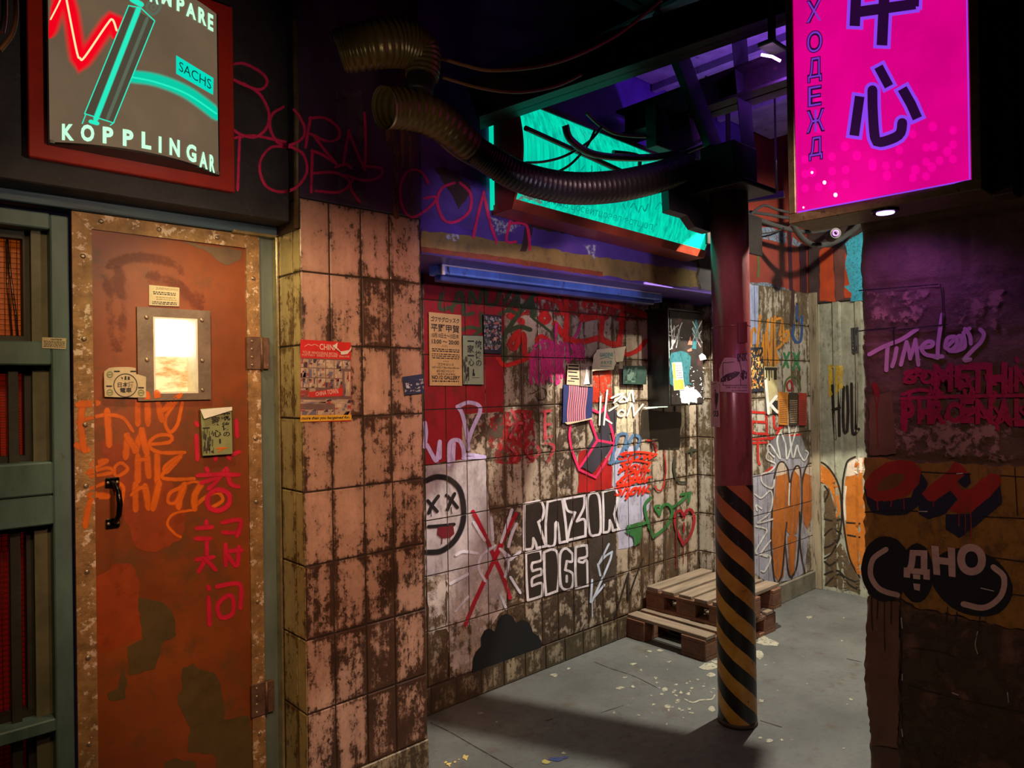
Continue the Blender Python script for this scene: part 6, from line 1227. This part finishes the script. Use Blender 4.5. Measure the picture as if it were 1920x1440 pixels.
collage(o, NICHE, q, [(.02, .43, .30, .98, -28)], 12, cols=[('z', (.1, .1, .1)), ('a', (.03, .03, .03)), ('b', (.09, .09, .075)), ('c', (.05, .05, .045))])
q = n9((955, 160), (1245, 190), (1248, 795), (968, 782))
o = sheet('poster', 'dark comic-style print above the grey-green poster', 'poster', NICHE, q, PDARK)
collage(o, NICHE, q, [(.02, .05, .98, .45, -90), (.02, .42, .98, .9, -150)], 21, cols=[('z', (.02, .02, .03)), ('a', (.50, .36, .30)), ('b', (.34, .34, .44)), ('c', (.03, .05, .06)), ('d', (.40, .12, .10)), ('e', (.07, .13, .10))])
q = n6((1115, 965), (1382, 985), (1372, 1272), (1108, 1312))
o = sheet('poster', 'navy poster with wavy pink stripes on the niche tiles', 'poster', NICHE, q, surf_mat('paper_navy2', (.025, .035, .13), .5, var=.15))
d = Deco(NICHE, lift=NICHE.off+.00025)
for k in range(9):
    u = .19+k*.072; d.stroke([tuple(uvq(q, u+.025*math.sin(v*5+1), v, 1, 1)[0]) for v in (.02, .15, .3, .45, .6, .75, .9, .98)], 2.7, soft=.15)
d.build('print', inkm('stripe_pink', (.72, .22, .24)), o, 'wavy pink stripes'); sheet('torn_edge', None, None, NICHE, n6((1125, 1305), (1260, 1290), (1370, 1262), (1370, 1275), (1260, 1300), (1150, 1325)), PBEIGE, parent=o)
q = n6((1150, 780), (1255, 785), (1258, 975), (1140, 965))
o = sheet('flyer', 'cream flyer with black bands above the striped navy poster', 'flyer', NICHE, q, PBEIGE); pr(o, NICHE, q, INKB, (), [(.05, .03, .95, .12), (.05, .2, .9, .28), (.05, .36, .8, .42), (.1, .55, .85, .6), (.3, .66, .95, .72), (.05, .8, .6, .84)])
q = n6((1262, 775), (1370, 780), (1370, 985), (1262, 980))
o = sheet('flyer', 'flyer with a white figure on dark beside the black-banded flyer', 'flyer', NICHE, q, surf_mat('paper_taupe', (.30, .22, .17), .6, var=.5, scale=30)); d = Deco(NICHE, lift=NICHE.off+.00025); d.patch(uvq(q, .3, .75, .8, .95)); d.patch(uvq(q, .75, .1, .95, .9)); d.build('print', INKB, o)
d = Deco(NICHE, lift=NICHE.off+.0004); d.patch(n6((1318, 830), (1345, 960), (1290, 965))); d.patch(n6((1310, 810), (1328, 812), (1326, 840), (1308, 838))); d.build('print', INKW, o)
q = n6((1412, 650), (1560, 640), (1580, 770), (1560, 830), (1365, 845), (1380, 700))
o = sheet('poster', 'torn cream poster with teal lettering near the cabinet', 'poster', NICHE, q, surf_mat('paper_cream', (.68, .60, .44), .65, var=.12), torn=1.0)
d = Deco(NICHE, lift=NICHE.off+.00025); d.text('GARDENS', n6((1432, 682), (1552, 678), (1552, 715), (1432, 718)), .04); d.text('大木大宝', n6((1440, 752), (1545, 748), (1545, 785), (1440, 788)), .03); d.stroke(n6((1440, 735), (1500, 722), (1545, 735)), 1.5); d.stroke(n6((1440, 800), (1540, 802)), 1.2); d.build('print', inkm('teal', (.08, .30, .26)), o)
sheet('torn_scrap', None, None, NICHE, n6((1560, 640), (1665, 622), (1650, 720), (1640, 760), (1580, 770)), _mc['paper_cream'], parent=o, torn=1.0)
q = n6((1640, 795), (1855, 800), (1850, 965), (1640, 960))
o = sheet('poster', 'small dark green print on the niche tiles left of the cabinet', 'poster', NICHE, q, surf_mat('paper_dkgreen', (.022, .045, .035), .45, var=.4, scale=20)); collage(o, NICHE, q, [(.05, .08, .6, .9, -18)], 31, cols=[('z', (0, 0, 0)), ('a', (.05, .09, .07)), ('b', (.09, .14, .11)), ('c', (.015, .025, .02))])
# cabinet front splashes and flyer
cs = lambda *a, **k: graf(CABS, cab, *a, **k)
cs('white paint splash', paint('cab_white', (.72, .74, .76), .12, .35), (), [r4(*[(398+62*math.cos(t*math.pi/17)*random.uniform(.62, 1.12), 1142+58*math.sin(t*math.pi/17)*random.uniform(.62, 1.12)) for t in range(34)]), r4((450, 920), (470, 905), (490, 920), (495, 940), (460, 945))]+blobs(r4, [(330+rd.uniform(-45, 150), 1000+rd.uniform(-30, 180), rd.uniform(1, 4), 1.2) for k in range(60)]), jit=1, name='paint_splatter')
cs('teal and green paint', paint('cab_teal', (.04, .17, .20), .35, .4, scale=40), S(r4, 4, ((385, 910), (368, 950), (390, 990), (375, 1060), (405, 1080)), ((400, 930), (395, 1000), (370, 1080))), [r4((290, 905), (350, 890), (400, 920), (395, 1080), (340, 1110), (290, 1080)), r4((420, 780), (440, 710), (450, 760), (435, 880), (415, 880))], jit=2, name='paint_patch')
cs('pale scratches', paint('cab_scratch', (.42, .40, .40), .55, .4, scale=70, drip=True), S(r4, 2.2, *[((280+rd.uniform(0, 80), 700+rd.uniform(0, 120)), (278+rd.uniform(0, 80), 800+rd.uniform(-20, 90))) for k in range(12)], *[((410+rd.uniform(0, 60), 720+rd.uniform(0, 80)), (408+rd.uniform(0, 60), 830+rd.uniform(-60, 50))) for k in range(8)]), name='scratches')
cs('salmon scrap of paint', paint('cab_salmon', (.50, .18, .13), .2), (), [r4((385, 890), (410, 876), (412, 895), (388, 900)), r4((385, 860), (402, 810), (412, 860))], jit=.6, name='paint_patch')
q = r4((297, 960), (352, 958), (370, 1110), (308, 1118))
o = sheet('flyer', 'small yellow and white flyer on the front of the wall cabinet', 'flyer', CABS, q, PWHITE, torn=.5); pr(o, CABS, q, inkm('amber', (.60, .42, .08)), (), [(.05, .62, .95, .98), (.05, .02, .3, .6)]); pr(o, CABS, q, inkm('greyblue', (.2, .24, .3)), (), (), dash=[(.35, .08, .95, .6, 6, .5, 3)])
cs('white drips under the lid edge', paint('cab_drip', (.55, .72, .62), .2), S(r4, 2.2, ((140, 1212), (200, 1210), (270, 1208)), ((150, 1218), (215, 1212))), name='paint_drips')
# door stickers
q = z2((955, 530), (1150, 548), (1148, 668), (955, 660)); DST = Surf('y', 2.668, off=.0045)
o = sheet('sticker', 'beige printed notice above the bright door window', 'sticker', DST, q, PBEIGE); pr(o, DST, q, INKB, (), (), dash=[(.12, .28, .88, .46, 2, .6, 3), (.1, .78, .92, .95, 2, .6, 4)]); pr(o, DST, q, inkm('ochre', (.34, .27, .12)), [('JUNPARUNO!', (.22, .06, .95, .22), .03)], dash=[(.2, .52, .9, .74, 2, .5, 5)])
DPL = Surf('y', 2.654, off=.0009)
q = z2((670, 1085), (880, 1052), (940, 1250), (675, 1250))
o = sheet('sticker', 'torn round-stamp sake sticker left of the door window', 'sticker', DPL, z2((668, 1085), (700, 1062), (810, 1055), (870, 1062), (872, 1100), (938, 1120), (938, 1252), (760, 1252), (672, 1248)), PBEIGE, torn=.4)
d = Deco(DPL, lift=DPL.off+.00025); c_ = (805, 1175); d.stroke(z2(*[(c_[0]+75*math.cos(t*math.pi/10), c_[1]+74*math.sin(t*math.pi/10)) for t in range(21)]), 1.8, soft=.1); d.text('日本酒', z2((755, 1155), (858, 1150), (858, 1185), (755, 1188)), .03); d.text('電車', z2((770, 1190), (845, 1188), (845, 1222), (770, 1222)), .03); d.patch(z2((775, 1120), (790, 1125), (785, 1140))); d.patch(z2((800, 1115), (812, 1115), (812, 1140), (798, 1140))); d.patch(z2((820, 1118), (832, 1118), (834, 1140), (818, 1140)))
for x, y in ((750, 1085), (700, 1180), (905, 1190), (855, 1085)): d.stroke(z2((x-14, y), (x+14, y)), 3.5)
d.build('print', INKB, o); d = Deco(DPL, lift=DPL.off+.0002)
for x, y in ((705, 1105), (705, 1220), (905, 1222)): d.stroke(z2(*[(x+18*math.cos(t*math.pi/4), y+18*math.sin(t*math.pi/4)) for t in range(9)]), 2.2, soft=.1); d.stroke(z2((x-8, y), (x+8, y)), 3)
d.build('print', inkm('sage', (.20, .24, .10)), o)
q = z3((1283, 90), (1488, 78), (1495, 382), (1298, 395))
o = sheet('poster', 'small curled green poster with brush characters low on the orange door', 'poster', DPL, q, surf_mat('paper_olive', (.24, .27, .11), .6, var=.2, scale=15))
pr(o, DPL, q, INKB, [('銃', (.64, .09, .94, .29), .03), ('後', (.66, .31, .95, .49), .03), ('の', (.70, .52, .92, .62), .03), ('家', (.34, .18, .62, .38), .03), ('心', (.36, .46, .64, .62), .03)], [(0, .99, 1, 1.0), (.985, 0, 1, 1), (0, 0, .015, 1), (.56, .66, .62, .76), (.05, .40, .28, .43)])
collage(o, DPL, q, [(.03, .43, .38, .95, -26)], 17, cols=[('z', (.1, .1, .1)), ('a', (.025, .025, .02)), ('b', (.10, .11, .05)), ('c', (.04, .04, .03))])
d = Deco(DPL, lift=DPL.off+.0003); d.stroke(z3((1390, 345), (1450, 340)), 3.5); d.stroke(z3((1400, 365), (1430, 350)), 3); d.build('spray_mark', OSP, o)
MBc = MB(); a_ = [DPL.at(*p, DPL.off+.001) for p in z3((1283, 95), (1488, 78), (1483, 100), (1300, 155))]; a_[3] += Vector((0, -.012, 0)); a_[2] += Vector((0, -.006, 0)); MBc.poly(a_); MBc.build('curled_corner', PWHITE, o, 'pale curled top edge')
WST = Surf('y', 2.62, off=.0008)
q = z2((270, 865), (425, 872), (422, 942), (270, 935))
o = sheet('sticker', 'small beige notice on the green window rail', 'sticker', WST, q, PBEIGE); pr(o, WST, q, INKB, [('NOTICE', (.36, .1, .82, .22), .06)], dash=[(.05, .28, .95, .9, 5, .5, 3)])
# right wall posters
q = c5((405, 440), (522, 438), (535, 832), (412, 842))
o = sheet('poster', 'black and orange flame poster beside the striped column', 'poster', RIGHTW, q, PDARK); collage(o, RIGHTW, q, [(.02, .05, .98, .5, -90), (.02, .45, .98, .93, -110)], 41, cols=[('z', (0, 0, 0)), ('a', (.55, .18, .03)), ('b', (.50, .40, .18)), ('c', (.02, .02, .02)), ('d', (.60, .28, .05)), ('e', (.03, .03, .02))])
q = c5((533, 610), (650, 612), (655, 1035), (545, 1035))
o = sheet('poster', 'striped poster with a white letter K right of the flame poster', 'poster', RIGHTW, q, surf_mat('paper_straw', (.42, .36, .18), .6, var=.2, scale=20)); pr(o, RIGHTW, q, INKB, (), [(.02, .02, .98, .08), (.10, .08, .2, .24), (.3, .08, .4, .3), (.5, .08, .56, .24), (.72, .08, .95, .28), (0, .25, .1, 1), (.5, .72, 1, 1)])
d = Deco(RIGHTW, lift=RIGHTW.off+.0005); d.stroke(c5((545, 740), (560, 900), (570, 1030)), 6, soft=.2); d.stroke(c5((640, 880), (585, 945), (575, 960)), 6, soft=.2); d.stroke(c5((585, 945), (620, 990), (650, 1020)), 6, soft=.2); d.build('print', INKW, o)
for nm, col, q in (('orange', (.46, .17, .025), r4((890, 1122), (945, 1128), (945, 1312), (892, 1308))), ('black', (.045, .03, .022), r4((947, 1128), (1000, 1130), (1000, 1312), (947, 1310))), ('red', (.36, .03, .02), r4((1002, 1130), (1048, 1132), (1046, 1312), (1002, 1312)))):
    o = sheet('flyer', '%s strip flyer with small print, one of three side by side' % nm, 'flyer', RIGHTW, q, surf_mat('strip_'+nm, col, .5, var=.15)); pr(o, RIGHTW, q, inkm('strip_print_'+nm, (.10, .04, .02) if nm != 'black' else (.5, .35, .2)), (), (), dash=[(.1, .22, .9, .95, 13, .4, len(nm))])
q = r4((1307, 765), (1350, 760), (1352, 905), (1312, 908))
o = sheet('poster', 'small dark portrait print on the grey ribbed sheet', 'poster', FAR, q, surf_mat('paper_grey', (.05, .05, .05), .5, var=.4)); collage(o, FAR, q, [(.1, .1, .9, .9, -10)], 51, cols=[('z', (0, 0, 0)), ('a', (.35, .30, .22)), ('b', (.10, .10, .09)), ('c', (.02, .02, .02))])
# stickers on the column
def cq(*p): return c5(*p)
MAUP = surf_mat('paper_mauve', (.42, .25, .27), .55, var=.15, scale=25)
q = cq((150, 520), (392, 500), (398, 850), (146, 842))
o = sheet('sticker', 'large torn sticker of two hands wrapped round the column', 'sticker', COLS, cq((165, 565), (185, 530), (290, 535), (330, 600), (300, 510), (395, 500), (398, 850), (146, 838), (135, 640)), MAUP, torn=.4)
d = Deco(COLS, lift=COLS.off+.0003); d.text('PNIK', cq((300, 495), (392, 488), (392, 560), (300, 565)), .05); d.text('THE ONE OR TWO', cq((195, 790), (392, 795), (392, 808), (195, 808)), .02); d.text('IS HUNGER', cq((250, 820), (390, 822), (390, 834), (250, 834)), .02); d.patch(cq((150, 720), (200, 680), (280, 655), (330, 660), (300, 700), (230, 740), (150, 755)), jit=.3); d.patch(cq((320, 690), (350, 640), (390, 660), (385, 720), (350, 735)), jit=.3)
for l in (((170, 578), (172, 780)), ((170, 578), (270, 570)), ((172, 780), (385, 780)), ((330, 720), (330, 780)), ((300, 500), (330, 600), (340, 660))): d.stroke(cq(*l), 1.4, soft=.1, smooth=False)
d.build('print', paint('ink_plum', (.05, .02, .035), .05, .5), o)
q = cq((62, 745), (140, 748), (145, 1158), (62, 1150))
o = sheet('sticker', 'narrow sticker with two dark figures on the left of the column', 'sticker', COLS, q, MAUP, torn=.3)
d = Deco(COLS, lift=COLS.off+.0003); d.patch(cq((100, 840), (130, 850), (125, 930), (108, 1000), (98, 930))); d.text('923', cq((66, 1005), (132, 1008), (132, 1065), (66, 1062)), .05); d.stroke(cq((103, 825), (104, 828)), 3); d.stroke(cq((75, 770), (110, 760)), 1.5); d.build('print', INKB, o)
d = Deco(COLS, lift=COLS.off+.0003); d.patch(cq((75, 870), (95, 840), (100, 900), (88, 1000), (72, 980))); d.build('print', INKR, o)
q = cq((305, 215), (388, 208), (390, 395), (308, 398))
o = sheet('sticker', 'plain dark red sticker high on the right of the column', 'sticker', COLS, q, surf_mat('paper_wine', (.13, .022, .022), .5, var=.15))
